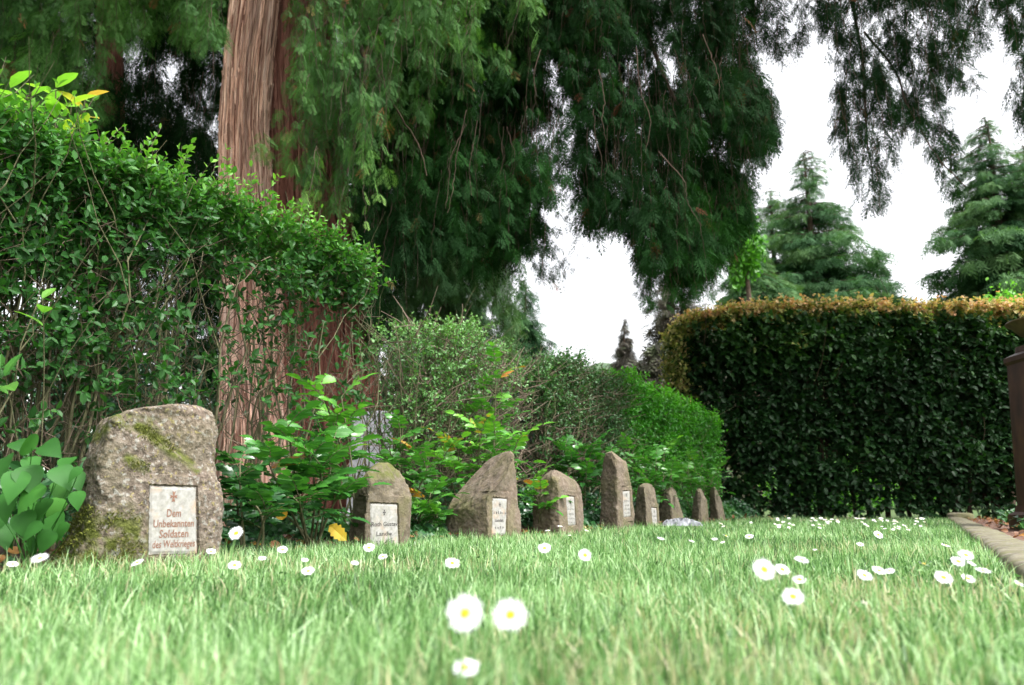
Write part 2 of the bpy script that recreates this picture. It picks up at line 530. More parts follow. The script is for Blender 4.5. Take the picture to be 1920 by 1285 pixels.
# distant wooded hills
def hill(x0, x1, Y, zf, seed):
    xs = np.linspace(x0, x1, 120)
    V = []
    for k, (dy, f) in enumerate([(0, 0), (60, .45), (130, .85), (190, 1.0), (300, .8), (420, 0)]):
        for x in xs:
            z = zf(x) * f
            V.append((x, Y + dy, z + (vnoise(np.array([x, dy, 0]), .06, seed) * 9 if f else -1)))
    n = len(xs)
    i = np.arange(5)[:, None] * n + np.arange(n - 1)[None]
    b = Batch(); b.add(V, np.stack([i, i + 1, i + n + 1, i + n], -1).reshape(-1, 4))
    return tag(build('hills', b, M['hill'], smooth=True), kind='structure')
hill(-700, 900, 620, lambda x: 105 + 25 * math.sin(x / 170.0 + 1.2) + 10 * math.sin(x / 60.0), 4)

# ------------------------------------------------------------------ lawn grass (stuff)
def blades(b, P, Lh, Wd, rng, tint, segs=3):
    N = len(P)
    an = rng.uniform(0, 2 * np.pi, N)
    lean = np.abs(rng.normal(0, .50, N)) + .08
    dirh = np.stack([np.cos(an), np.sin(an), np.zeros(N)], -1)
    sa = an + np.pi / 2 + rng.normal(0, .6, N)
    side = np.stack([np.cos(sa), np.sin(sa), np.zeros(N)], -1)
    rows = []
    for k in range(segs + 1):
        t = k / segs
        c = P + dirh * (Lh * lean * t * t)[:, None]
        c = c + np.array([0, 0, 1.]) * (Lh * (t - .28 * lean * t * t))[:, None]
        w = Wd * (1 - t) ** .65 * .5
        if k < segs:
            rows += [c - side * w[:, None], c + side * w[:, None]]
        else:
            rows.append(c)
    V = np.stack(rows, 1)
    k = V.shape[1]
    F4 = np.array([(2 * i, 2 * i + 1, 2 * i + 3, 2 * i + 2) for i in range(segs - 1)])
    base = (np.arange(N) * k)[:, None, None]
    T = np.repeat(tint, k)
    n0 = b.n
    b.add(V.reshape(-1, 3), (F4[None] + base).reshape(-1, 4), T)
    F3 = np.array([(2 * segs - 2, 2 * segs - 1, 2 * segs)])
    b.F.append((F3[None] + base).reshape(-1, 3) + n0)

rng = np.random.default_rng(7)
gb = Batch()
for (d0, d1, dens, w, segs) in ((.30, .9, 26000, .0024, 4), (.9, 1.7, 21000, .0027, 3), (1.7, 3.2, 12500, .0035, 3), (3.2, 5.5, 6500, .005, 2), (5.5, 8.65, 3800, .007, 2)):
    ang = rad(46)
    area = ang * (d1 * d1 - d0 * d0)
    n = int(area * dens)
    d = np.sqrt(rng.uniform(d0 * d0, d1 * d1, n))
    a = rng.uniform(-ang, ang, n)
    x, y = d * np.sin(a), d * np.cos(a)
    P = np.stack([x, y, np.zeros(n)], -1)
    cx_ = vnoise(P, 55, 31) - .5; cy_ = vnoise(P, 55, 37) - .5
    P[:, 0] += cx_ * .012; P[:, 1] += cy_ * .012
    edge = (vnoise(P, 9, 5) - .5) * .10
    ok = (x > row_x(y) + .03 + edge) & (x < kerb_x(y) - .01 + edge * .5) & (y < 8.55)
    cl = vnoise(P, 14, 8)
    bare = vnoise(P, 1.7, 21)
    ok &= (cl + .6 * vnoise(P, 45, 28) + rng.uniform(0, .3, n) > .62) & ((bare < .74) | (rng.uniform(0, 1, n) < .35))
    P, cl, bare = P[ok], cl[ok], bare[ok]
    hh = .020 + .024 * vnoise(P, 2.2, 4) + .020 * cl
    hh = hh * (.4 + .95 * rng.uniform(0, 1, len(P)) ** 1.3)
    tall = rng.uniform(0, 1, len(P)) < .03
    hh[tall] = .05 + .03 * rng.uniform(0, 1, tall.sum())
    edge_d = P[:, 0] - row_x(P[:, 1])
    hh *= np.where(edge_d < .12, 1.25, 1.0)
    ti = np.clip(.06 + .42 * vnoise(P, 3.0, 9) + .26 * vnoise(P, 40, 19) + rng.normal(0, .24, len(P)), 0, .9)
    straw = rng.uniform(0, 1, len(P)) < (.025 + .08 * (vnoise(P, 7, 51) > .62) + .35 * np.clip((bare - .6) / .2, 0, 1))
    ti[straw] = rng.uniform(.9, 1, straw.sum())
    blades(gb, P, hh, w * rng.uniform(.7, 1.3, len(P)), rng, ti, segs)
n = 9000
d = np.sqrt(rng.uniform(.2, 25, n)); a = rng.uniform(-rad(44), rad(44), n)
P = np.stack([d * np.sin(a), d * np.cos(a), rng.uniform(.008, .03, n)], -1)
k = (P[:, 0] > row_x(P[:, 1]) + .06) & (P[:, 0] < kerb_x(P[:, 1])) & (vnoise(P * np.array([1, 1, 0]), 5, 61) > .60)
P = P[k]; n = len(P)
gb.scatter(*ROUND, axes(nrm(rng.normal(0, 1, (n, 3)) * np.array([1, 1, .3])), nrm(np.array([0, 0, 1.]) + rng.normal(0, .35, (n, 3))), rng.uniform(.009, .017, n), 1.2), P, np.clip(rng.normal(.22, .15, n), 0, .6))
o = build('grass', gb, M['grass'])
tag(o, 'short pale green lawn grass with straw coloured blades', 'grass', kind='stuff')

# ------------------------------------------------------------------ gravestones
def text_mesh(body, size):
    cu = bpy.data.curves.new('t', 'FONT')
    cu.body = body
    cu.size = size
    cu.align_x = 'CENTER'
    cu.extrude = 0.0
    cu.offset = .014
    cu.resolution_u = 2
    ob = bpy.data.objects.new('t', cu)
    COL.objects.link(ob)
    dg = bpy.context.evaluated_depsgraph_get()
    me = bpy.data.meshes.new_from_object(ob.evaluated_get(dg))
    V = np.array([v.co[:] for v in me.vertices])
    F = [tuple(p.vertices) for p in me.polygons]
    bpy.data.objects.remove(ob)
    bpy.data.curves.remove(cu)
    bpy.data.meshes.remove(me)
    return V, F

def add_faces(b, V, F, t=.5):
    n0 = b.n
    b.V.append(V); b.T.append(np.full(len(V), t)); b.n += len(V)
    for k in {len(f) for f in F}:
        b.F.append(np.array([f for f in F if len(f) == k]) + n0)

def gravestone(idx, rows, Y, alpha, bw, bd, label, mat, plaque=None, lines=None, ink=None, cuts=(), mossfn=None, rough=.006, lean=0):
    rows = sorted(rows, key=lambda r: -r[0])
    ybot = rows[0]
    cx = .5 * (ybot[1] + ybot[2])
    base = at(cx, ybot[0], Y)
    vdir = nrm(np.array([base[0], base[1], 0]))          # away from the camera
    xd = np.array([vdir[1], -vdir[0], 0])                # to the right in the photo
    # rounded rectangle cross-section turned by alpha
    na = 440 if idx == 1 else 280
    th = np.arange(na) * 2 * np.pi / na
    e = .28
    cx_ = np.sign(np.cos(th)) * np.abs(np.cos(th)) ** e * bw / 2
    cy_ = np.sign(np.sin(th)) * np.abs(np.sin(th)) ** e * bd / 2
    # resample evenly
    seg = np.hypot(np.diff(np.append(cx_, cx_[0])), np.diff(np.append(cy_, cy_[0])))
    cum = np.concatenate([[0], np.cumsum(seg)])
    tt = np.linspace(0, cum[-1], na, endpoint=False)
    cx_ = np.interp(tt, cum, np.append(cx_, cx_[0])); cy_ = np.interp(tt, cum, np.append(cy_, cy_[0]))
    ca, sa = math.cos(alpha), math.sin(alpha)
    tx = cx_ * ca - cy_ * sa * -1 * -1
    ty = cx_ * sa + cy_ * ca
    tx = cx_ * ca - cy_ * sa
    lo, hi = tx.min(), tx.max()
    # row table in world units
    tab = []
    for (py, xl, xr) in rows:
        pl, pr = at(xl, py, Y), at(xr, py, Y)
        tab.append((pl[2], np.dot(pl - base, xd), np.dot(pr - base, xd)))
    tab = np.array(tab)
    z0, z1 = -.08, tab[-1, 0]
    nz = 210 if idx == 1 else 130
    zz = np.concatenate([np.linspace(z0, z1 - .03, nz), z1 - .03 * (1 - np.linspace(0, 1, 15)[1:]) ** 1.6])
    V = []
    Hh = z1
    for z in zz:
        l = np.interp(z, tab[:, 0], tab[:, 1]); r = np.interp(z, tab[:, 0], tab[:, 2])
        if z < tab[0, 0]:
            l, r = tab[0, 1] - .01, tab[0, 2] + .01
        f = max(0., min(1., (z1 - z) / (.16 * Hh)))
        df = (1 - (1 - f) ** 2) ** .5
        df = .25 + .75 * df
        w = (tx - lo) / (hi - lo)
        px_ = l + (r - l) * w
        py_ = ty * df + (.08 * (z / Hh)) * bd
        V.append(base[None] * np.array([1, 1, 0]) + xd[None] * px_[:, None] + vdir[None] * py_[:, None] + np.array([0, 0, z]))
    V = np.array(V)
    nr = len(zz)
    # displacement
    c = V.mean(1, keepdims=True)
    rd = nrm((V - c) * np.array([1, 1, 0]))
    Q = V + idx * 7.7
    dsp = (fbm(Q, 9, idx, 5) - .5) * rough * 5 + (fbm(Q, 45, idx + 9, 4) - .5) * rough * 1.6
    fade = np.clip((z1 - zz) / .03, .15, 1)[:, None]
    V = V + rd * (dsp * fade)[..., None]
    V[:, :, 2] += (fbm(Q, 12, idx + 3, 3) - .5) * rough * 2.5 * np.clip((zz - .05) / .1, 0, 1)[:, None]
    Vf = V.reshape(-1, 3)
    for (p0, n) in cuts:
        n = nrm(n)
        dd = (Vf - p0) @ n + (fbm(Vf, 25, 3, 3) - .5) * .012
        k = dd > 0
        Vf[k] -= n * dd[k][:, None]
    if idx > 1:
        rc = np.random.default_rng(idx * 13)
        for q in range(16):
            n = rc.normal(0, 1, 3); n[2] = abs(n[2]) * .8 - .1; n = nrm(n)
            up_ = Vf[Vf[:, 2] > .04]
            h = (up_ @ n).max() - rc.uniform(.004, .016)
            dd = Vf @ n - h + (fbm(Vf, 40, q, 2) - .5) * .004
            k = (dd > 0) & (Vf[:, 2] > .02)
            Vf[k] -= n * dd[k][:, None]
    if idx == 1:
        qx, qy = proj(Vf)
        s_ = (qx - 215) * .66 - (qy - 785) + (fbm(Vf, 20, 2, 3) - .5) * 26
        k = np.clip(s_ / 14, 0, 1); k = k * k * (3 - 2 * k)
        Vf += vdir[None] * (.020 * k * np.clip((900 - qy) / 30, 0, 1))[:, None]
    Vf += (fbm(Vf, 70, idx, 3) - .5)[:, None] * .007
    top = Vf[-na:].mean(0)
    Vall = np.vstack([Vf, top + np.array([0, 0, .001])])
    i = np.arange(nr - 1)[:, None] * na
    j = np.arange(na)[None]
    F = np.stack([i + j, i + (j + 1) % na, i + na + (j + 1) % na, i + na + j], -1).reshape(-1, 4)
    jt = np.arange(na)
    Ft = np.stack([(nr - 1) * na + jt, (nr - 1) * na + (jt + 1) % na, np.full(na, nr * na)], -1)
    root = thing('gravestone', label, 'gravestone', (base[0], base[1], 0), 'rough sandstone gravestones in a row')
    pl = None
    if plaque:
        bvh = BVHTree.FromPolygons([tuple(v) for v in Vall], [tuple(f) for f in F])
        pts = []
        cxp = np.mean([p[0] for p in plaque]); cyp = np.mean([p[1] for p in plaque])
        for p in plaque:
            for f in (.3, .65, .9):
                q = (cxp + (p[0] - cxp) * f, cyp + (p[1] - cyp) * f)
                h = bvh.ray_cast(Vector(CAM), Vector(nrm(ray(*q))))
                if h[0] is not None:
                    pts.append(h[0][:])
        pts = np.array(pts)
        c0 = pts.mean(0)
        # face direction is known from the turn of the block; slight backward tilt fitted
        fn = nrm(xd * sa - vdir * ca)
        if alpha < .75:
            uu, ss, vv = np.linalg.svd(pts - c0)
            n_ = vv[2] if vv[2] @ (CAM - c0) > 0 else -vv[2]
            fn = nrm(fn * .5 + n_ * .5)
        else:
            fn = nrm(fn + np.array([0, 0, .04]))
        off = np.median((pts - c0) @ fn)
        c0 = c0 + fn * off
        ex = nrm(np.cross(np.array([0, 0, 1.]), fn)); ey = np.cross(fn, ex)
        def hit(p, d=0.):
            r = ray(*p)
            o_ = c0 + fn * d
            return CAM + r * (((o_ - CAM) @ fn) / (r @ fn))
        K = [hit(p, -.003) for p in plaque]
        kx = [(k - c0) @ ex for k in K]; ky = [(k - c0) @ ey for k in K]
        X0, X1, Y0, Y1 = min(kx), max(kx), min(ky), max(ky)
        rel = Vall - c0
        a, b_, w = rel @ ex, rel @ ey, rel @ fn
        m = .004
        mx_, my_ = np.mean(kx), np.mean(ky)
        def grown(e): return [(p + math.copysign(e, p - mx_), q + math.copysign(e, q - my_)) for p, q in zip(kx, ky)]
        inside = inpoly(a, b_, grown(m)) & (w > -.07)
        Vall[inside] += fn[None] * (-.0075 - w[inside])[:, None]
        rim = inpoly(a, b_, grown(.03)) & (w > -.07) & ~inside
        tgt = .000 + w[rim] * .30
        Vall[rim] += fn[None] * (tgt - w[rim])[:, None]
        pl = (c0, ex, ey, fn, X0, X1, Y0, Y1, K)
    b = Batch(); b.add(Vall, F); b.F.append(Ft)
    moss = np.zeros(len(Vall)) if mossfn is None else mossfn(Vall)
    so = build('stone_block', b, mat, root, smooth=True, attr={'moss': moss})
    so.data.set_sharp_from_angle(angle=rad(32))
    if pl:
        c0, ex, ey, fn, X0, X1, Y0, Y1, K = pl
        kk = [((k - c0) @ ex, (k - c0) @ ey) for k in K]        # tl tr br bl
        n = 22
        V, F = [], []
        rr = np.random.default_rng(idx)
        for iy in range(n + 1):
            for ix in range(n + 1):
                u, v = ix / n, iy / n
                x = (kk[0][0] * (1 - u) + kk[1][0] * u) * (1 - v) + (kk[3][0] * (1 - u) + kk[2][0] * u) * v
                y = (kk[0][1] * (1 - u) + kk[1][1] * u) * (1 - v) + (kk[3][1] * (1 - u) + kk[2][1] * u) * v
                ed = min(ix, n - ix, iy, n - iy)
                j_ = .0012 if ed == 0 else 0
                x += rr.uniform(-1, 1) * j_; y += rr.uniform(-1, 1) * j_
                d = -.0035 if ed > 0 else -.006
                V.append(c0 + ex * x + ey * y + fn * d)
        for iy in range(n):
            for ix in range(n):
                q = iy * (n + 1) + ix
                F.append((q, q + n + 1, q + n + 2, q + 1))
        m0 = len(V)
        ring = [ix for ix in range(n + 1)] + [iy * (n + 1) + n for iy in range(1, n + 1)] + [n * (n + 1) + ix for ix in range(n - 1, -1, -1)] + [iy * (n + 1) for iy in range(n - 1, 0, -1)]
        for r_ in ring:
            V.append(V[r_] - fn * .02)
        for q in range(len(ring)):
            q2 = (q + 1) % len(ring)
            F.append((ring[q], ring[q2], m0 + q2, m0 + q))
        b = Batch(); b.add(np.array(V), np.array(F))
        po = build('plaque', b, M['plaque'], root)
        # cross pattee
        def put(V2, F2, name):
            b = Batch()
            W3 = np.array([c0 + ex * p[0] + ey * p[1] + fn * (-.0035 + .0009) for p in V2])
            add_faces(b, W3, F2)
            return build(name, b, ink, po)
        pw = .5 * (kk[1][0] - kk[0][0] + kk[2][0] - kk[3][0]); ph = .5 * (kk[0][1] - kk[3][1] + kk[1][1] - kk[2][1])
        Y1 = .5 * (kk[0][1] + kk[1][1])
        def xmid(fy): return .5 * (kk[0][0] + kk[1][0]) * (1 - fy) + .5 * (kk[2][0] + kk[3][0]) * fy
        xm = xmid(.14)
        crs, csz, cy0 = lines['cross']
        V2, F2 = [], []
        for k in range(4):
            an = k * math.pi / 2
            L_ = csz * (1.25 if k % 2 == 1 else .85)
            for (p, q) in ((.10, .10),):
                pts2 = [(.02 * csz, -.12 * csz), (L_, -.42 * csz), (L_ * .86, 0), (L_, .42 * csz), (.02 * csz, .12 * csz)]
            n0 = len(V2)
            for (u, v) in pts2:
                V2.append((xm + lines.get('dx', 0) * pw + u * math.cos(an) - v * math.sin(an), Y1 - cy0 * ph + u * math.sin(an) + v * math.cos(an)))
            F2 += [(n0, n0 + 1, n0 + 2), (n0, n0 + 2, n0 + 4), (n0 + 2, n0 + 3, n0 + 4)]
        put(V2, F2, 'cross')
        V2, F2 = [], []
        for (body, fy, fw, fh) in lines['text']:
            xm = xmid(fy)
            if body == '~':
                rr2 = np.random.default_rng(int(fy * 1000))
                nst = int(7 * fw)
                for q in range(nst):
                    x = xm + pw * fw * ((q + .5) / nst - .5)
                    y = Y1 - fy * ph
                    h_ = ph * fh * rr2.uniform(.5, 1); w_ = pw * .025
                    n0 = len(V2)
                    V2 += [(x - w_, y), (x + w_, y), (x + w_, y + h_), (x - w_, y + h_)]
                    F2.append((n0, n0 + 1, n0 + 2, n0 + 3))
                    if q % 2:
                        n0 = len(V2)
                        V2 += [(x + w_, y + h_ * .4), (x + w_ * 3, y + h_ * .4), (x + w_ * 3, y + h_ * .6), (x + w_, y + h_ * .6)]
                        F2.append((n0, n0 + 1, n0 + 2, n0 + 3))
                continue
            tv, tf = text_mesh(body, 1.0)
            wx = tv[:, 0].max() - tv[:, 0].min()
            sx = pw * fw / wx; sy = ph * fh
            n0 = len(V2)
            for v in tv:
                V2.append((xm + (v[0] - .5 * (tv[:, 0].max() + tv[:, 0].min())) * sx, Y1 - fy * ph + v[1] * sy))
            F2 += [tuple(i_ + n0 for i_ in f) for f in tf]
        put(V2, F2, 'lettering')
    return root, Vall

def seg_mask(V, Y, segs):
    px, py = proj(V)
    m = np.zeros(len(V))
    for (x0, y0, x1, y1, r) in segs:
        dx, dy = x1 - x0, y1 - y0
        t = np.clip(((px - x0) * dx + (py - y0) * dy) / (dx * dx + dy * dy + 1e-6), 0, 1)
        d = np.hypot(px - x0 - t * dx, py - y0 - t * dy)
        m = np.maximum(m, np.clip(1.6 * (1 - d / r), 0, 1))
    return m

S1 = [(1085, 96, 427), (1060, 100, 426), (1040, 112, 425), (1000, 135, 424), (950, 150, 423), (900, 158, 419), (850, 166, 413), (815, 174, 410), (800, 180, 409), (790, 188, 408), (780, 212, 406), (770, 262, 402), (763, 296, 396), (758, 325, 386), (756, 340, 375)]
r1, V1 = gravestone(1, S1, 2.16, rad(22), .40, .20, 'largest lichen covered gravestone dedicated to the unknown soldiers, mossy at its lower left', M['lichen_stone'],
    [(282, 911), (368, 914), (370, 1038), (280, 1040)],
    {'cross': (0, .0115, .15), 'text': [('Dem', .45, .30, .165), ('Unbekannten', .60, .86, .155), ('Soldaten', .755, .62, .165), ('des Weltkrieges', .90, .90, .155)]}, M['red_paint'],
    mossfn=lambda V: seg_mask(V, 2.16, [(120, 1050, 230, 1010, 75), (150, 1000, 200, 1040, 70), (215, 785, 290, 800, 20), (250, 790, 330, 850, 16), (330, 850, 370, 880, 11), (240, 862, 272, 876, 15), (180, 820, 200, 800, 14)]), rough=.0065)
gravestone(2, [(1035, 652, 780), (1000, 655, 776), (950, 660, 772), (920, 663, 768), (900, 668, 764), (885, 676, 756), (875, 690, 745), (868, 705, 728)], 3.02, rad(33), .27, .16,
    'low rounded gravestone with the plaque of Roth Gustav, half covered by a leafy bush', M['mossy_stone'], [(695, 944), (745, 946), (748, 1030), (696, 1030)],
    {'cross': (0, .0085, .19), 'text': [('Roth Gustav', .49, .96, .135), ('Landw.', .70, .62, .13), ('5.12.1917', .90, .7, .12)]}, M['grey_paint'],
    mossfn=lambda V: seg_mask(V, 3, [(680, 880, 750, 880, 26)]) * .8, rough=.005)
P3 = at(898, 940, 3.43)
cutn = np.cross(at(964, 860, 3.53) - P3, at(915, 850, 3.80) - P3)
cutn = cutn if cutn[2] > 0 else -cutn
gravestone(3, [(1022, 834, 980), (980, 836, 979), (945, 836, 972), (930, 841, 971), (915, 852, 970), (900, 862, 969), (880, 882, 968), (865, 897, 966), (852, 918, 964), (845, 938, 958)], 3.62, rad(50), .33, .32,
    'tall gravestone with a big slanting split face rising to the right, third from the left', M['brown_stone'], [(924, 934), (951, 936), (949, 1003), (922, 1003)],
    {'cross': (0, .008, .17), 'text': [('~', .43, .92, .08), ('Landst.', .64, .62, .12), ('~', .83, .7, .08)]}, M['grey_paint'], cuts=[(P3, cutn)],
    mossfn=lambda V: seg_mask(V, 3.6, [(850, 960, 880, 950, 26)]) * .5, rough=.004)
gravestone(4, [(1010, 1002, 1098), (980, 1001, 1097), (950, 999, 1095), (930, 1000, 1093), (912, 1005, 1088), (900, 1012, 1078), (890, 1022, 1062), (882, 1034, 1046)], 4.27, rad(56), .34, .22,
    'dome topped brown gravestone, fourth from the left, with a narrow pale plaque', M['brown_stone'], [(1061, 930), (1077, 932), (1080, 984), (1065, 986)],
    {'cross': (0, .0085, .17), 'text': [('~', .47, .8, .08), ('~', .64, .6, .08), ('~', .80, .8, .08), ('~', .94, .7, .07)]}, M['grey_paint'], rough=.004)
gravestone(5, [(1008, 1122, 1192), (980, 1125, 1189), (950, 1127, 1188), (900, 1128, 1186), (880, 1131, 1181), (865, 1132, 1174), (855, 1133, 1160), (846, 1134, 1148), (841, 1137, 1142)], 4.93, rad(56), .30, .22,
    'tallest pointed gravestone with a notch below its tip, fifth from the left', M['brown_stone'], [(1167, 921), (1181, 921), (1183, 968), (1169, 970)],
    {'cross': (0, .0085, .15), 'text': [('~', .42, .8, .08), ('~', .58, .6, .08), ('~', .74, .8, .08), ('~', .88, .8, .07)]}, M['grey_paint'], rough=.005)
gravestone(6, [(1002, 1189, 1238), (960, 1190, 1236), (930, 1190, 1231), (915, 1195, 1226), (906, 1206, 1221)], 5.35, rad(58), .28, .20,
    'squat mossy gravestone just right of the pointed one, its plaque low at the edge', M['mossy_stone'], [(1221, 952), (1231, 953), (1233, 987), (1224, 987)],
    {'cross': (0, .0085, .2), 'text': [('~', .5, .8, .1), ('~', .7, .6, .1)]}, M['grey_paint'], rough=.005)
gravestone(7, [(998, 1235, 1285), (960, 1236, 1281), (930, 1240, 1275), (920, 1247, 1268), (914, 1254, 1262)], 5.79, rad(58), .28, .2,
    'greyish gravestone behind the crumpled plastic sheet, third from the far end of the row', M['mossy_stone'], rough=.006)
gravestone(8, [(995, 1296, 1330), (960, 1297, 1328), (935, 1300, 1325), (922, 1304, 1318), (916, 1308, 1314)], 6.32, rad(58), .26, .18,
    'small gravestone under overhanging leaves, last but one in the row', M['mossy_stone'], rough=.005)
gravestone(9, [(993, 1330, 1368), (960, 1331, 1360), (940, 1330, 1353), (920, 1332, 1345), (912, 1334, 1340)], 6.76, rad(58), .26, .18,
    'farthest gravestone of the row, narrow and leaning left beside the dark hedge', M['mossy_stone'], rough=.005)

# moss cushion at the foot of the largest stone
rng = np.random.default_rng(3)
mm = seg_mask(V1, 2.16, [(125, 1045, 225, 1010, 62), (150, 990, 205, 1030, 55), (225, 790, 320, 840, 14), (245, 865, 272, 876, 14)])
px1, py1 = proj(V1)
cen = V1.mean(0)
front = ((V1 - cen) @ nrm(CAM - cen)) > -.02
idx = np.where((mm > .25) & front)[0]
pick = rng.choice(idx, 5200)
P = V1[pick] + rng.normal(0, .003, (len(pick), 3))
keep = fbm(P, 40, 2, 3) > .44
P = P[keep]
dv = nrm(np.array([.1, -.75, .6]) + rng.normal(0, .45, P.shape))
b = Batch()
b.scatter(*TRI, axes(dv, rng.normal(0, 1, P.shape), rng.uniform(.005, .011, len(P)), .9), P, rng.uniform(0, 1, len(P)))
build('moss', b, M['moss'], r1)

# ------------------------------------------------------------------ twig + leaf growth
def grow(leaf, twig, S, D, Ln, npair, lsize, tmpl, rng, tint, spread=.9, tr=.0012, droop=0., lw=1.0, upb=.5):
    """opposite leaf pairs on short twigs"""
    N = len(S)
    if N == 0:
        return
    D = nrm(D)
    ts = np.linspace(0, 1, 4)
    bend = rng.normal(0, .18, (N, 3)); bend[:, 2] -= droop
    def pos(t):
        return S + D * (Ln * t)[:, None] + bend * (Ln * t * t)[:, None]
    if twig is not None:
        P = np.stack([pos(np.full(N, t)) for t in ts], 1)
        twig.tubes(P, np.array([1, .85, .7, .4]) * tr, 3, rng.uniform(.2, .8, N))
    sd0 = nrm(np.cross(D, rng.normal(0, 1, (N, 3))))
    for j in range(npair):
        t = (j + .6) / npair
        p = pos(np.full(N, t))
        if j % 2:
            sd = nrm(np.cross(D, sd0))
        else:
            sd = sd0
        for s in (1, -1):
            d = nrm(D * .75 + sd * s * spread + rng.normal(0, .25, (N, 3)))
            hint = nrm(D * .6 + np.array([0, 0, upb]) + rng.normal(0, .35, (N, 3)))
            k = rng.uniform(0, 1, N) < .88
            sz = lsize * rng.uniform(.65, 1.2, N) * (1 - .25 * t)
            leaf.scatter(*tmpl, axes(d[k], hint[k], sz[k], lw), p[k], np.clip(tint[k] + rng.normal(0, .09, k.sum()), 0, 1))

def stems(bt, B, H, rng, n=7, wob=.035, lean=.12, r0=.009):
    N = len(B)
    ts = np.linspace(0, 1, n)
    P = np.zeros((N, n, 3))
    drift = rng.normal(0, lean, (N, 3)) * np.array([1, 1, 0])
    off = np.zeros((N, 3))
    for k, t in enumerate(ts):
        P[:, k] = B + drift * (H * t)[:, None] + off
        P[:, k, 2] += H * t
        off = off + rng.normal(0, wob, (N, 3)) * np.array([1, 1, .0]) * .6
    R = np.asarray(r0).reshape(-1, 1) * (1 - .72 * ts)[None] * np.ones((N, 1))
    bt.tubes(P, R, 5, rng.uniform(0, 1, N))
    return P

# ------------------------------------------------------------------ privet hedge on the left
def hedge_face(Y, off=.585):
    return row_x(Y) - off
def hp(s, w, z):
    """hedge coordinates: s along from the near end, w depth behind the face"""
    F0 = np.array([hedge_face(.6), .6, 0])
    return F0[None] + U[None] * s[:, None] + NB[None] * w[:, None] + np.array([0, 0, 1.]) * z[:, None]
root = thing('privet_hedge', 'tall clipped privet hedge with bare lower stems behind the largest gravestone', 'hedge', (hedge_face(2.4) - .2, 2.4, 0))
rng = np.random.default_rng(11)
SL = 3.62
lf, tw, st = Batch(), Batch(), Batch()
N = 300
s = rng.uniform(0, SL - .02, N); w = rng.uniform(.06, .5, N)
k_ = (s < 2.5) | (rng.uniform(0, 1, N) < .45)
s, w = s[k_], w[k_]; N = len(s)
P = stems(st, hp(s, w, np.full(N, -.02)), rng.uniform(.9, 1.25, N), rng, 8, .035, .10, rng.uniform(.004, .0105, N))
# side shoots off stems
sub = P[rng.integers(0, N, 900), rng.integers(2, 8, 900)]
sh = stems(st, sub - np.array([0, 0, .02]), rng.uniform(.2, .5, 900), rng, 5, .03, .55, .0028)
# leafy twigs
def hedge_pts(n, wmax, zmin, zmax, pw=1.0):
    s = rng.uniform(-.1, SL, n); z = zmin + (zmax - zmin) * rng.uniform(0, 1, n) ** pw
    w = np.abs(rng.normal(0, wmax, n))
    return s, w, z
def hedge_top(s):
    e = np.clip((SL - s) / .35, 0, 1)
    return 1.345 - .10 * (1 - e) ** 2 + .04 * (vnoise(np.stack([s, s * 0, s * 0], -1), 5, 2) - .5)
n = 6800
s, w, z = hedge_pts(n, .15, .12, 1.38, .62)
top = hedge_top(s)
keep = (z < top) & (w < .55)
dens = np.clip((z - .22) / .6, .16, 1) * np.clip(vnoise(hp(s, w, z), 5, 4) * 2.8 - .60, .06, 1.2)
endf = 1 - np.clip((s - 2.35) / .35, 0, 1) * np.clip((1.16 - z) / .14, .30, 1) * .80
keep &= rng.uniform(0, 1, n) < dens * endf
s, w, z, top = s[keep], w[keep], z[keep], top[keep]
w = w + .05 * (vnoise(hp(s, w * 0, z), 4, 9) - .5) * 2 - .02
S = hp(s, w, z)
D = nrm(-NB[None] * 1.0 + np.array([0, 0, .35]) + rng.normal(0, .55, S.shape))
ti = .24 + .20 * (vnoise(S, 5, 1) - .5) + .30 * np.clip((z - (top - .16)) / .16, 0, 1)
grow(lf, tw, S, D, rng.uniform(.05, .12, len(S)), 4, .043, OVAL, rng, ti, tr=.0012, lw=1.15)
# top surface and new upright shoots
n = 2600
s = rng.uniform(-.1, SL, n); w = rng.uniform(-.04, .5, n)
S = hp(s, w, hedge_top(s) - rng.uniform(0, .08, n))
D = nrm(np.array([0, 0, 1.]) + rng.normal(0, .5, S.shape) - NB[None] * .25)
grow(lf, tw, S, D, rng.uniform(.05, .11, n), 4, .036, OVAL, rng, np.full(n, .55), tr=.0011, lw=1.15)
n = 420
s = rng.uniform(.6, SL, n); w = rng.uniform(-.05, .45, n)
S = hp(s, w, hedge_top(s) - .02)
D = nrm(np.array([0, 0, 1.]) + rng.normal(0, .25, S.shape) + U[None] * .15 - NB[None] * .2)
grow(lf, tw, S, D, rng.uniform(.08, .20, n), 6, .036, OVAL, rng, np.full(n, .82), spread=.7, tr=.0013, lw=1.05)
# loose dry twig tangle in the face
n = 3200
s, w, z = hedge_pts(n, .16, .25, 1.2)
k_ = (s < 2.5) | (rng.uniform(0, 1, n) < .4)
s, w, z = s[k_], w[k_], z[k_]; n = len(s)
S = hp(s, w + .02, z)
D = nrm(rng.normal(0, .8, S.shape) + np.array([0, 0, .5]) + NB[None] * -.2)
L_ = rng.uniform(.06, .2, n)
Pt = np.stack([S, S + D * (L_ * .5)[:, None] + rng.normal(0, .008, S.shape), S + D * L_[:, None]], 1)
tw.tubes(Pt, np.array([.0022, .0017, .001]), 3)
build('foliage', lf, M['privet'], root)
build('twigs', tw, M['twig_brown'], root)
build('stems', st, M['stem_olive'], root, smooth=True)

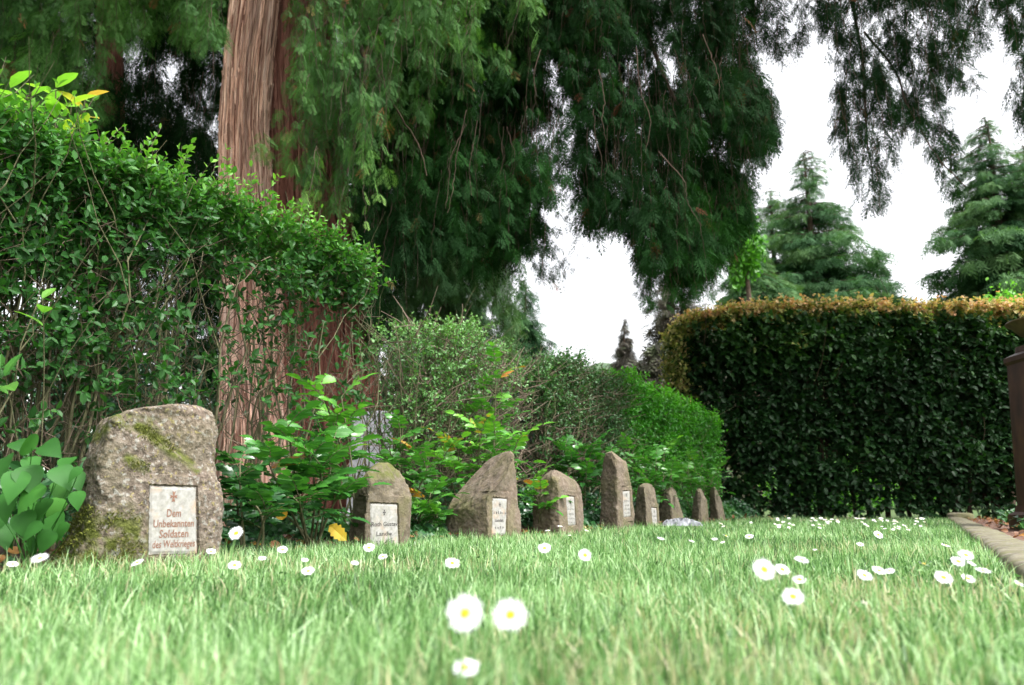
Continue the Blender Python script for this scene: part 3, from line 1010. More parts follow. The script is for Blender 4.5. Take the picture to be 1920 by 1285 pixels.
# end shrub of the hedge: yellow-red tinged spray on the right end
def broad_sprig(name, label, cat, base, tips, lsize, tmpl, mat, tints, nl=7, stem_r=.003, lw=1.0, group=None, seed=0):
    rng = np.random.default_rng(seed)
    root = thing(name, label, cat, tuple(base), group)
    lb, sb = Batch(), Batch()
    for (tip, t0) in zip(tips, tints):
        tip = np.array(tip, float)
        mid = base + (tip - base) * .5 + np.array([0, 0, .05]) + rng.normal(0, .02, 3)
        ts = np.linspace(0, 1, 9)
        C = ((1 - ts) ** 2)[:, None] * base + (2 * ts * (1 - ts))[:, None] * mid + (ts ** 2)[:, None] * tip
        sb.tubes(C, stem_r * (1 - .6 * ts), 5)
        k = np.linspace(.9, 1, nl)
        Pp = np.stack([np.interp(k, ts, C[:, i]) for i in range(3)], -1)
        ax = nrm(C[-1] - C[-3])
        an = np.arange(nl) * 2.4
        a_ = nrm(np.cross(ax, [.2, .3, 1])); b_ = np.cross(ax, a_)
        D = nrm(ax * .7 + a_ * np.cos(an)[:, None] + b_ * np.sin(an)[:, None])
        hint = nrm(ax * .8 + np.array([0, 0, .6]) + rng.normal(0, .2, D.shape))
        lb.scatter(*tmpl, axes(D, hint, lsize * rng.uniform(.7, 1.15, nl), lw), Pp, np.clip(t0 + rng.normal(0, .08, nl), 0, 1))
    build('leaves', lb, mat, root)
    build('stem', sb, M['stem_olive'], root, smooth=True)
    return root

def H(px, py, Y): return at(px, py, Y)
broad_sprig('laurel_shoot', 'yellow green large leaved laurel shoots rising out of the hedge top at far left', 'shrub', np.array([*at(60, 900, 2.62)[:2], 0.0]),
    [H(20, 165, 2.42), H(60, 180, 2.40), H(105, 165, 2.45), H(135, 195, 2.45), H(5, 200, 2.4), H(85, 195, 2.5), H(160, 185, 2.5)], .095, LONG, M['laurel'], [.5, .55, .62, .66, .40, .5, .9], 5, .005, 1.5, seed=5)
broad_sprig('laurel_seedling', 'single dark green broad leaves poking out of the hedge face at left', 'shrub', np.array([*at(70, 900, 2.40)[:2], 0.0]),
    [H(80, 560, 2.14), H(10, 705, 2.05)], .085, LONG, M['laurel'], [.16, .1], 3, .003, 1.5, seed=6)

# ------------------------------------------------------------------ mahonia
def mahonia(base, tips, label, seed, ll=.055, nlf=4, tint=.55, group='spiny leaved shrubs among the stones', nfr=6, frl=.20):
    rng = np.random.default_rng(seed)
    root = thing('mahonia_shrub', label, 'shrub', tuple(base), group)
    lb, sb = Batch(), Batch()
    for q, tip in enumerate(tips):
        tip = np.array(tip, float)
        ts = np.linspace(0, 1, 8)
        b0 = base + rng.normal(0, .02, 3) * np.array([1, 1, 0])
        mid = b0 + (tip - b0) * .5 + np.array([0, 0, .04]) + rng.normal(0, .03, 3)
        C = ((1 - ts) ** 2)[:, None] * b0 + (2 * ts * (1 - ts))[:, None] * mid + (ts ** 2)[:, None] * tip
        sb.tubes(C, .005 * (1 - .5 * ts), 5)
        for f in range(nfr):
            k = 1 - f / nfr * .55
            p0 = np.array([np.interp(k, ts, C[:, i]) for i in range(3)])
            an = f * 2.4 + seed + q
            el = 1.25 - 1.0 * f / nfr + rng.normal(0, .15)
            d = nrm(np.array([math.cos(an), math.sin(an), el]))
            L = frl * rng.uniform(.7, 1.15)
            n = nlf * 2 + 1
            rp = [p0 + d * L * t + np.array([0, 0, -.35 * L * t * t]) for t in np.linspace(0, 1, 6)]
            sb.tubes(np.array(rp), np.linspace(.002, .001, 6), 3)
            side = nrm(np.cross(d, [0, 0, 1.]))
            up = np.cross(side, d)
            LD, LP, LS = [], [], []
            for j in range(nlf):
                t = .22 + .68 * j / nlf
                p = p0 + d * L * t + np.array([0, 0, -.35 * L * t * t])
                for s_ in (1, -1):
                    LD.append(nrm(side * s_ * .95 + d * .45 + rng.normal(0, .12, 3) + np.array([0, 0, -.1])))
                    LP.append(p); LS.append(ll * (1 - .15 * abs(j - 1)) * rng.uniform(.8, 1.15))
            LD.append(nrm(d + np.array([0, 0, -.5]))); LP.append(rp[-1]); LS.append(ll * 1.15)
            LD, LP, LS = np.array(LD), np.array(LP), np.array(LS)
            t0 = tint + .30 * (1 - f / nfr) - .15 + rng.normal(0, .06)
            if rng.uniform() < .015: t0 = 1.0
            lb.scatter(*SPINY, axes(LD, nrm(up[None] + rng.normal(0, .22, LD.shape)), LS, 1.0), LP, np.clip(t0 + rng.normal(0, .05, len(LD)), 0, 1))
    build('leaves', lb, M['mahonia'], root)
    build('stem', sb, M['stem_olive'], root, smooth=True)
    return root

def g(px, Y):                 # ground point below a column of the photo
    p = at(px, 945, Y)
    return np.array([p[0], p[1], 0.0])
mahonia(g(590, 2.85), [H(540, 800, 2.75), H(575, 840, 2.7), H(625, 830, 2.8), H(500, 860, 2.7), H(600, 870, 2.65), H(560, 930, 2.6), H(640, 930, 2.75), H(470, 940, 2.7), H(520, 900, 2.85)], 'big glossy mahonia bush between the largest stone and the Roth Gustav stone', 31, .060, tint=.40, nfr=7, frl=.165)
mahonia(g(670, 3.15), [H(640, 745, 3.05), H(600, 730, 3.1), H(625, 790, 3.15), H(620, 850, 3.2)], 'bright green mahonia sprays rising behind the Roth Gustav stone', 32, .058, tint=.62, nfr=6, frl=.18)
mahonia(g(465, 2.45), [H(450, 870, 2.4), H(470, 940, 2.4), H(440, 900, 2.45), H(500, 960, 2.4)], 'dark low mahonia seedling just right of the largest stone', 33, .052, tint=.16, nfr=6, frl=.13)
mahonia(g(880, 4.05), [H(900, 815, 4.0), H(860, 850, 4.0), H(930, 830, 4.0), H(830, 860, 4.0), H(980, 820, 4.05)], 'light green mahonia sprays arching just behind the slanting split stone', 34, .058, tint=.70, nfr=7, frl=.24)
mahonia(g(915, 4.45), [H(905, 700, 4.4), H(930, 690, 4.45), H(890, 740, 4.4), H(870, 780, 4.4), H(935, 760, 4.5)], 'tall mahonia in front of the sparse shrub, above the split stone', 35, .058, tint=.60, nfr=6, frl=.22)
mahonia(g(1010, 4.2), [H(1015, 925, 4.1), H(1000, 905, 4.15), H(1022, 950, 4.08)], 'small mahonia sprout at the left side of the dome topped stone', 36, .05, tint=.62, nfr=4, frl=.13)
mahonia(g(1090, 5.3), [H(1080, 850, 5.2), H(1110, 840, 5.2), H(1060, 840, 5.2), H(1100, 890, 5.1), H(1050, 870, 5.3), H(1120, 870, 5.3), H(1150, 850, 5.5)], 'dark glossy mahonia between the dome topped and the pointed stone', 37, .06, tint=.36, nfr=8, frl=.22)
mahonia(g(1225, 5.9), [H(1200, 860, 5.8), H(1230, 870, 5.7), H(1260, 890, 5.7), H(1215, 900, 5.6), H(1180, 850, 5.8), H(1245, 850, 6.0)], 'glossy mahonia leaning over the squat and greyish stones', 38, .06, tint=.45, nfr=8, frl=.24)
mahonia(g(1310, 6.9), [H(1290, 885, 6.7), H(1270, 900, 6.6), H(1320, 900, 6.8), H(1300, 870, 6.9), H(1340, 890, 7.0)], 'farthest mahonia above the last two stones of the row', 39, .06, tint=.55, nfr=7, frl=.24)
mahonia(g(760, 3.7), [H(750, 800, 3.6), H(780, 850, 3.6), H(800, 880, 3.55), H(810, 930, 3.5), H(790, 960, 3.45), H(730, 840, 3.6), H(820, 970, 3.5)], 'leafy mahonia filling the gap between the Roth Gustav stone and the split stone', 40, .05, tint=.50, nfr=8, frl=.17)

# heart-leaved plant at the lower left
rng = np.random.default_rng(44)
base = g(70, 1.98)
root = thing('heart_leaf_plant', 'clump of large soft heart shaped leaves at the left of the largest stone', 'plant', tuple(base))
lb, sb = Batch(), Batch()
for (px, py, sz, t0) in [(35, 910, .085, .5), (75, 935, .085, .6), (120, 925, .075, .7), (100, 990, .08, .45), (45, 985, .075, .35), (15, 950, .08, .4), (60, 880, .06, .5), (130, 880, .06, .4), (95, 1020, .06, .3), (20, 1015, .06, .35), (55, 1035, .05, .2), (10, 880, .08, .2), (110, 960, .07, .8), (70, 965, .075, .6), (145, 945, .05, .5), (50, 900, .08, .3), (90, 960, .07, .25), (25, 930, .08, .2), (110, 900, .07, .3), (5, 1010, .07, .3), (75, 1005, .06, .25), (140, 910, .06, .35), (60, 860, .07, .55), (30, 850, .07, .15), (85, 855, .07, .2), (125, 1005, .055, .4), (150, 900, .045, .3), (0, 990, .07, .45)]:
    Y = 1.95 + rng.uniform(-.13, .12)
    p = at(px, py - 20, Y)
    d = nrm(np.array([rng.normal(0, .5), -.45, -.75 + rng.normal(0, .3)]))
    hint = nrm(np.array([rng.normal(0, .25), -.75, .6]))
    lb.scatter(*HEART, axes(d[None], hint[None], np.array([sz * .82]), rng.uniform(.95, 1.15)), p[None], np.array([t0]))
    mid = (p + base) / 2 + np.array([rng.normal(0, .03), .02, .03])
    ts = np.linspace(0, 1, 6)[:, None]
    sb.tubes((1 - ts) ** 2 * base + 2 * ts * (1 - ts) * mid + ts ** 2 * p, .0011, 4)
build('leaves', lb, M['heart'], root, smooth=True); build('stem', sb, M['heart'], root)

# ivy and seedlings carpeting the bed (stuff)
rng = np.random.default_rng(45)
n = 15000
Y = rng.uniform(1.4, 8.3, n) ** 1.0
w = np.abs(rng.normal(.28, .28, n)) + .02
X = row_x(Y) - w / .854
P = np.stack([X, Y, np.zeros(n)], -1)
hcov = np.clip(w / .35, .12, 1) * (.05 + .26 * vnoise(P, 2.6, 6))
keep = vnoise(P, 3.5, 12) + .35 * np.clip(w / .3, 0, 1) > .50
P, hcov, w = P[keep], hcov[keep], w[keep]
P[:, 2] = hcov * rng.uniform(.15, 1, len(P)) ** .6 + .01
d = nrm(rng.normal(0, 1, P.shape) * np.array([1, 1, .3]) + np.array([.35, -.5, -.25]))
hint = nrm(np.array([.25, -.45, .8]) + rng.normal(0, .4, P.shape))
b = Batch()
b.scatter(*IVY, axes(d, hint, rng.uniform(.022, .050, len(P)), 1.0), P, np.clip(.35 + .6 * (vnoise(P, 2.2, 2) - .4) + rng.normal(0, .12, len(P)), 0, 1))
tag(build('ivy_ground_cover', b, M['ivy']), 'dark ivy and seedlings carpeting the bed behind the stones', 'ground cover', kind='stuff')
b = Batch()
n = 900
Y = rng.uniform(1.2, 8.2, n); w = np.abs(rng.normal(0.1, .3, n)) - .02
P = np.stack([row_x(Y) - w, Y, rng.uniform(.025, .05, n)], -1)
d = nrm(rng.normal(0, 1, P.shape) * np.array([1, 1, .3]))
b.scatter(*ROUND, axes(d, nrm(np.array([0, -.2, 1]) + rng.normal(0, .5, P.shape)), rng.uniform(.02, .045, n), 1.0), P, rng.uniform(0, .6, n))
n = 700
Y = rng.uniform(1.8, 8.8, n); P = np.stack([kerb_x(Y) + rng.uniform(.2, 1.6, n), Y, rng.uniform(.02, .04, n)], -1)
d = nrm(rng.normal(0, 1, P.shape) * np.array([1, 1, .3]))
b.scatter(*ROUND, axes(d, nrm(np.array([0, -.2, 1]) + rng.normal(0, .5, P.shape)), rng.uniform(.02, .045, n), 1.0), P, rng.uniform(0, .6, n))
tag(build('leaf_litter', b, M['litter']), 'brown dead leaves scattered on the soil beds', 'leaf litter', kind='stuff')

def single_leaf(px, py, Y, d, hint, size, tint, label, tmpl=SPINY):
    p = at(px, py, Y)
    b = Batch()
    b.scatter(*tmpl, axes(nrm(np.array([d], float)), np.array([hint], float), np.array([size]), 1.2), np.zeros((1, 3)), np.array([tint]))
    o = build('fallen_leaf', b, M['litter'])
    o.location = p
    tag(o, label, 'leaf')
single_leaf(618, 985, 2.75, (.9, -.1, -.7), (.2, -1, .3), .075, .97, 'large yellow leaf lying at the left foot of the Roth Gustav stone')
single_leaf(530, 975, 2.6, (-.25, -.1, 1), (.2, -1, .1), .05, .75, 'orange tinged leaf standing in the bush right of the largest stone', ROUND)

# ------------------------------------------------------------------ sparse shrub, dusky hedge, lime hedge
def shrub_box(name, label, s0, s1, h0, h1, depth, ntw, mat, tint, dens_lo, seed, leaf=.022, nst=60, dry=0, face_off=.585, twmat='twig_brown', lw=1., bare=None, topboost=.3, loose=.2):
    rng = np.random.default_rng(seed)
    F0 = np.array([row_x(s0) - face_off, s0, 0])
    def q(s, w, z): return F0[None] + U[None] * s[:, None] + NB[None] * w[:, None] + np.array([0, 0, 1.]) * z[:, None]
    Lh = (s1 - s0) / U[1]
    c = F0 + U * Lh / 2 + NB * depth / 2
    root = thing(name, label, 'hedge' if 'hedge' in name else 'shrub', tuple(c))
    lf, tw, st = Batch(), Batch(), Batch()
    s = rng.uniform(.05, Lh - .05, nst); w = rng.uniform(.05, depth, nst)
    hgt = h0 + (h1 - h0) * s / Lh
    P = stems(st, q(s, w, np.full(nst, -.02)), hgt * rng.uniform(.7, .95, nst), rng, 8, .035, .12, rng.uniform(.004, .009, nst))
    k = nst * 4
    sub = P[rng.integers(0, nst, k), rng.integers(2, 8, k)]
    stems(st, sub, rng.uniform(.15, .4, k), rng, 5, .03, .6, .0025)
    s = rng.uniform(0, Lh, ntw); f = rng.uniform(0, 1, ntw)
    top = (h0 + (h1 - h0) * s / Lh) * (1 + loose * (vnoise(np.stack([s, s * 0, s * 0], -1), 3.5, seed) - .6))
    z = top * f ** .6
    w = np.where(rng.uniform(0, 1, ntw) < .25, rng.uniform(0, depth, ntw), np.abs(rng.normal(0, depth * .3, ntw)))
    S = q(s, w + .08 * (vnoise(q(s, w * 0, z), 3, 9) - .5), z)
    keep = rng.uniform(0, 1, ntw) < np.clip(dens_lo + (1 - dens_lo) * (z / top - .3) / .4, dens_lo, 1) * (.5 + vnoise(S, 5, 3))
    if bare is not None:
        keep &= rng.uniform(0, 1, ntw) > bare(s / Lh, z / top)
    S, z, top = S[keep], z[keep], top[keep]
    D = nrm(-NB[None] * .8 + np.array([0, 0, .6]) + rng.normal(0, .55, S.shape))
    ti = tint + .3 * (vnoise(S, 4, 1) - .5) + topboost * np.clip((z / top - .85) / .15, 0, 1)
    grow(lf, tw, S, D, rng.uniform(.05, .14, len(S)), 4, leaf, OVAL, rng, ti, tr=.0013, lw=1.2 * lw)
    if dry:
        s = rng.uniform(0, Lh, dry); z = rng.uniform(.25, 1, dry) * (h0 + (h1 - h0) * s / Lh) * .95; w = np.abs(rng.normal(0, .15, dry))
        S = q(s, w, z)
        D = nrm(np.array([0, 0, .5]) + U[None] * .4 + rng.normal(0, .6, S.shape))
        Ln = rng.uniform(.1, .3, dry)
        Pt = np.stack([S, S + D * (Ln * .5)[:, None] + rng.normal(0, .012, S.shape), S + D * Ln[:, None]], 1)
        tw.tubes(Pt, np.array([.0035, .0025, .0014]), 3)
    build('foliage', lf, mat, root)
    build('twigs', tw, M[twmat], root)
    build('stems', st, M['stem_olive'], root, smooth=True)
    return root
shrub_box('open_shrub', 'straggly open shrub with thin grey branches right of the big trunk', 3.95, 5.0, 1.22, 1.10, .5, 3000, M['dusky'], .72, .35, 51, .027, 70, 700, bare=lambda s, z: np.where((s > .55) & (z > .5), .75, .1))
shrub_box('twiggy_hedge', 'dusky half bare hedge of brown twigs behind the pointed stone', 5.15, 6.3, 1.12, 1.22, .5, 5200, M['dusky'], .42, .35, 52, .030, 90, 900, bare=lambda s, z: np.where((z < .72) & (s < .6), .42, 0), topboost=.15)
shrub_box('green_hedge', 'bright fresh green clipped hedge running to the dark copper topped hedge', 6.3, 8.5, 1.22, 1.10, .6, 5200, M['lime'], .52, .5, 53, .044, 70, 0, topboost=.35, loose=.12)
shrub_box('far_shrub', 'thin dark shrub top standing against the sky left of the twiggy hedge', 5.3, 6.0, 1.30, 1.34, .3, 420, M['dusky'], .3, .1, 54, .028, 26, 0, face_off=1.1, loose=.35)

# ------------------------------------------------------------------ beech hedge
rng = np.random.default_rng(61)
BY, BX0, BX1, BT = 8.75, 1.98, 7.4, 1.0
root = thing('beech_hedge', 'tall dark beech hedge with coppery new leaves along its top and left edge', 'hedge', ((BX0 + BX1) / 2, BY + .5, 0))
lf, tw, st = Batch(), Batch(), Batch()
N = 90
B = np.stack([rng.uniform(BX0 + .15, BX1, N), BY + rng.uniform(.25, .75, N), np.full(N, -.02)], -1)
P = stems(st, B, rng.uniform(1.7, 2.2, N), rng, 8, .03, .05, rng.uniform(.012, .03, N))
sub = P[rng.integers(0, N, 500), rng.integers(1, 8, 500)]
stems(st, sub, rng.uniform(.3, .7, 500), rng, 5, .05, .6, .006)
def btop(x):
    return 2.26 + .16 * np.clip((x - BX0) / 1.0, 0, 1) ** .6 + .10 * (vnoise(np.stack([x, x * 0, x * 0], -1), 2, 2) - .5)
n = 12500
x = rng.uniform(BX0, BX1, n); z = .03 + 2.37 * rng.uniform(0, 1, n)
wv = np.abs(rng.normal(0, .16, n))
top = btop(x)
keep = z < top
hole = .6 * vnoise(np.stack([x, z, x * 0], -1), 3.2, 31) + .4 * vnoise(np.stack([x, z, x * 0], -1), 9, 33)
low = np.clip((z - .02) / .4, .45, 1)
keep &= rng.uniform(0, 1, n) < low * np.clip(hole * 3.2 - .75, .06, 1.1)
x, z, wv, top = x[keep], z[keep], wv[keep], top[keep]
crn = np.clip(1 - (x - BX0) / .3, 0, 1)
y = BY + wv + crn ** 2 * .25 + .12 * (vnoise(np.stack([x, z, x * 0], -1), 2.2, 5) - .5) + .25 * np.clip((z - top + .2) / .2, 0, 1) ** 2
S = np.stack([x, y, z], -1)
D = nrm(np.array([0, -1, .25]) + np.array([-1.2, 0, 0]) * crn[:, None] + rng.normal(0, .5, S.shape))
fr = np.clip((z - (top - .10 - .16 * vnoise(S, 4, 3))) / .12, 0, 1)
lfs = np.clip((BX0 + .10 - x) / .1, 0, 1) * np.clip((z - 1.0) / .6, 0, 1)
ti = .13 + .46 * (vnoise(S, 2.5, 7) - .5) + .25 * np.clip((z - 1.4) / .7, 0, 1) * (1 - fr) * vnoise(S, 6, 8) + .55 * fr + .42 * lfs * (1 - fr)
grow(lf, tw, S, D, rng.uniform(.08, .20, len(S)), 3, .088, ROUND, rng, ti, tr=.002, droop=.3, upb=.9, lw=.95)
# left end
n = 1700
z = rng.uniform(.2, 2.26, n); yy = BY + rng.uniform(.05, BT, n)
S = np.stack([BX0 + np.abs(rng.normal(0, .1, n)), yy, z], -1)
D = nrm(np.array([-1, 0, .3]) + rng.normal(0, .5, S.shape))
ti = .3 + .4 * np.clip((z - .9) / .5, 0, 1)
grow(lf, tw, S, D, rng.uniform(.08, .18, n), 3, .06, ROUND, rng, ti, tr=.002, droop=.3)
# top surface
n = 3800
x = rng.uniform(BX0, BX1, n)
S = np.stack([x, BY + rng.uniform(.0, BT, n), btop(x) - np.abs(rng.normal(0, .04, n))], -1)
D = nrm(np.array([0, -.35, .8]) + rng.normal(0, .5, S.shape))
grow(lf, tw, S, D, rng.uniform(.06, .16, n), 3, .058, ROUND, rng, rng.uniform(.66, .98, n), tr=.002, upb=.9)
n = 150
x = rng.uniform(BX0 + .4, BX1, n)
S = np.stack([x, BY + rng.uniform(.1, .6, n), btop(x)], -1)
grow(lf, tw, S, nrm(np.array([0, 0, 1.]) + rng.normal(0, .3, S.shape)), rng.uniform(.1, .2, n), 4, .055, ROUND, rng, np.full(n, .93), tr=.002)
# inner mass and back face
n = 6000
x = rng.uniform(BX0 + .1, BX1, n); z = rng.uniform(.35, 2.2, n)
S = np.stack([x, BY + rng.uniform(.3, 1.0, n), z], -1)
S = S[rng.uniform(0, 1, n) < np.clip((z - .45) / .5, .02, 1)]
grow(lf, None, S, rng.normal(0, 1, S.shape), rng.uniform(.08, .16, len(S)), 3, .07, OVAL, rng, np.full(len(S), .2), lw=1.3)
build('foliage', lf, M['beech'], root); build('twigs', tw, M['bark_dark'], root); build('stems', st, M['bark_dark'], root, smooth=True)

# ------------------------------------------------------------------ kerb stones
rng = np.random.default_rng(71)
def kerb_stone(Y0, L, label, wid=.16, hgt=.035, rounded=False):
    d = nrm(np.array([.52, 1, 0])); s = np.array([d[1], -d[0], 0])
    o_ = np.array([kerb_x(Y0), Y0, 0])
    root = None
    nu, nv = 12, 16
    V = []
    for i in range(nu + 1):
        t = i / nu
        e = (1 - abs(2 * t - 1) ** 6) ** .5
        for j in range(nv):
            an = 2 * math.pi * j / nv
            ca, sa = math.cos(an), math.sin(an)
            x = math.copysign(abs(ca) ** .45, ca) * wid / 2 * (.90 + .10 * e) * (.55 + .45 * e if rounded else 1)
            z = math.copysign(abs(sa) ** .45, sa) * (hgt / 2 + .03) * (.82 + .18 * e)
            V.append(o_ + d * (t * L) + s * (x + wid / 2) + np.array([0, 0, z + hgt / 2 - .03]))
    V = np.array(V)
    V += (fbm(V, 30, 3, 3) - .5)[:, None] * .012 * np.array([1, 1, 1])
    V += ((fbm(V, 7, 5, 2) - .5) * .012)[:, None] * np.array([0, 0, 1.])
    F = [(i * nv + j, i * nv + (j + 1) % nv, (i + 1) * nv + (j + 1) % nv, (i + 1) * nv + j) for i in range(nu) for j in range(nv)]
    b = Batch(); b.add(V - o_, np.array(F))
    b.F.append(np.array([tuple(range(nv))[::-1], tuple(nu * nv + k for k in range(nv))]))
    ob = build('kerb_stone', b, M['kerb'], smooth=True, attr={'moss': np.full(len(V), .25)})
    ob.location = o_
    tag(ob, label, 'kerb stone', 'edging stones along the right side of the lawn')
    return ob
Y = .95
k = 0
ORD = ['second', 'third', 'fourth', 'fifth', 'sixth', 'seventh', 'eighth', 'ninth', 'tenth', 'eleventh', 'twelfth', 'thirteenth', 'fourteenth', 'fifteenth', 'sixteenth', 'seventeenth', 'eighteenth', 'nineteenth', 'twentieth', 'twenty first', 'twenty second', 'twenty third', 'twenty fourth', 'twenty fifth', 'twenty sixth']
kerbs = []
while Y < 8.3:
    L = rng.uniform(.30, .42)
    lab = 'weathered mossy beige edging stone set flush between lawn and mulch'
    if Y + L * 2 > 8.3:
        pass
    kerbs.append(kerb_stone(Y, L, lab))
    Y += (L + .012) * .887
for q, ob in enumerate(reversed(kerbs)):
    ob['label'] = 'weathered flush edging stone, %s from the far mossy end of the kerb' % ORD[q]
kerb_stone(Y, .36, 'last and thickest edging stone of the kerb, yellow mossy, under the dark hedge', .26, .08, True)

# ------------------------------------------------------------------ bowl post at the right
pc = at(2024, 945, 5.0)
root = thing('bowl_pillar', 'dark rusty red pillar carrying an ochre bowl at the right edge', 'pillar', (pc[0], pc[1], 0))
def lathe(prof, c, seg=28, square=False):
    V = []
    n = 4 * 6 if square else seg
    for (r, z) in prof:
        for k in range(n):
            a = 2 * math.pi * k / n
            if square:
                e = .16
                V.append((c[0] + math.copysign(abs(math.cos(a)) ** e, math.cos(a)) * r, c[1] + math.copysign(abs(math.sin(a)) ** e, math.sin(a)) * r, z))
            else:
                V.append((c[0] + r * math.cos(a), c[1] + r * math.sin(a), z))
    F = [(i * n + k, i * n + (k + 1) % n, (i + 1) * n + (k + 1) % n, (i + 1) * n + k) for i in range(len(prof) - 1) for k in range(n)]
    b = Batch(); b.add(np.array(V), np.array(F)); b.F.append(np.array([[ (len(prof) - 1) * n + k for k in range(n)]]))
    return b
build('plinth', lathe([(.30, -.02), (.30, .10), (.27, .12), (.26, .16)], pc, square=True), M['iron'], root)
build('shaft', lathe([(.255, .16), (.225, 1.0), (.222, 1.08), (.235, 1.10), (.235, 1.13), (.18, 1.16), (.175, 1.20)], pc, square=True), M['iron'], root)
build('bowl', lathe([(.10, 1.20), (.11, 1.215), (.14, 1.235), (.20, 1.275), (.232, 1.315), (.25, 1.335), (.272, 1.342), (.272, 1.352), (.25, 1.352), (.2, 1.30), (.0001, 1.27)], pc, 40), M['bowl'], root, smooth=True)

# undergrowth right of the kerb
rng = np.random.default_rng(72)
n = 3800
Y = rng.uniform(3.8, 8.9, n); X = kerb_x(Y) + .35 + np.abs(rng.normal(0, .8, n))
P = np.stack([X, Y, np.zeros(n)], -1)
k = vnoise(P, 2.2, 3) > .5 - .12 * (Y - 5) / 3
P = P[k]; P[:, 2] = rng.uniform(.01, .16, len(P)) * vnoise(P, 2, 8) * 1.6
b = Batch()
b.scatter(*IVY, axes(nrm(rng.normal(0, 1, P.shape) * np.array([1, 1, .3]) + np.array([0, -.5, -.2])), nrm(np.array([0, -.3, .9]) + rng.normal(0, .4, P.shape)), rng.uniform(.03, .06, len(P)), 1.0), P, rng.uniform(.2, .8, len(P)))
tag(build('undergrowth', b, M['ivy']), 'low dark green undergrowth on the mulch beside the pillar', 'ground cover', kind='stuff')

# ------------------------------------------------------------------ grey monuments behind the hedge
def slab(name, label, px0, px1, pytop, Y, depth, mat, peak=0, lean=0):
    a, c = at(px0, pytop, Y), at(px1, pytop, Y)
    w, h = c[0] - a[0], a[2]
    prof = [(0, 0), (w, 0), (w, h * (1 - .12 * (1 if peak else 0))), (w * .5, h * (1 + peak)), (0, h * (1 - .02))]
    n = len(prof)
    V = [(a[0] + x + lean * z, Y, z) for x, z in prof] + [(a[0] + x + lean * z, Y + depth, z) for x, z in prof]
    F = [(i, (i + 1) % n, n + (i + 1) % n, n + i) for i in range(n)]
    b = Batch(); b.add(np.array(V), np.array(F)); b.F.append(np.array([list(range(n))[::-1], [n + i for i in range(n)]]))
    root = thing(name, label, 'gravestone', ((a[0] + c[0]) / 2, Y + depth / 2, 0))
    o = build('slab', b, mat, root)
    md = o.modifiers.new('bevel', 'BEVEL'); md.width = .012; md.segments = 2
    b2 = Batch()
    x0, x1 = a[0] - .08, c[0] + .08
    y0, y1 = Y - .08, Y + depth + .08
    b2.add([(x0, y0, -.03), (x1, y0, -.03), (x1, y1, -.03), (x0, y1, -.03), (x0, y0, .12), (x1, y0, .12), (x1, y1, .12), (x0, y1, .12)], [(0, 1, 5, 4), (1, 2, 6, 5), (2, 3, 7, 6), (3, 0, 4, 7), (4, 5, 6, 7)])
    o2 = build('plinth', b2, mat, root)
    md = o2.modifiers.new('bevel', 'BEVEL'); md.width = .01; md.segments = 2
slab('polished_gravestone', 'pale grey granite gravestone glimpsed behind the mahonia beside the big trunk', 655, 728, 770, 5.6, .16, M['granite'], 0, .03)
slab('polished_gravestone', 'dark slate gravestone with pointed top behind the straggly shrub', 915, 1000, 742, 6.6, .16, M['dark_granite'], .10)

# crumpled plastic sheet on the lawn
rng = np.random.default_rng(81)
pc = at(1278, 992, 5.25)
b = Batch()
nx, ny = 34, 18
xs, ys = np.meshgrid(np.linspace(-.12, .12, nx), np.linspace(-.07, .07, ny))
V = np.stack([xs, ys, xs * 0], -1).reshape(-1, 3)
r_ = np.clip(1 - (V[:, 0] / .12) ** 2, 0, 1) * np.clip(1 - (V[:, 1] / .07) ** 4, 0, 1)
ridg = np.abs(fbm(V, 26, 4, 4) - .5) * 2
V[:, 2] = .018 + (.055 - .10 * ridg) * r_ ** .5 + .012
V[:, 0] += (fbm(V, 18, 7) - .5) * .05; V[:, 1] += (fbm(V, 18, 9) - .5) * .05
i = np.arange(ny - 1)[:, None] * nx + np.arange(nx - 1)[None]
b.add(V, np.stack([i, i + 1, i + nx + 1, i + nx], -1).reshape(-1, 4))
o = build('plastic_sheet', b, M['plastic'])
o.location = (pc[0], pc[1], 0)
tag(o, 'small crumpled grey plastic sheet lying on the grass before the greyish stone', 'plastic sheet')

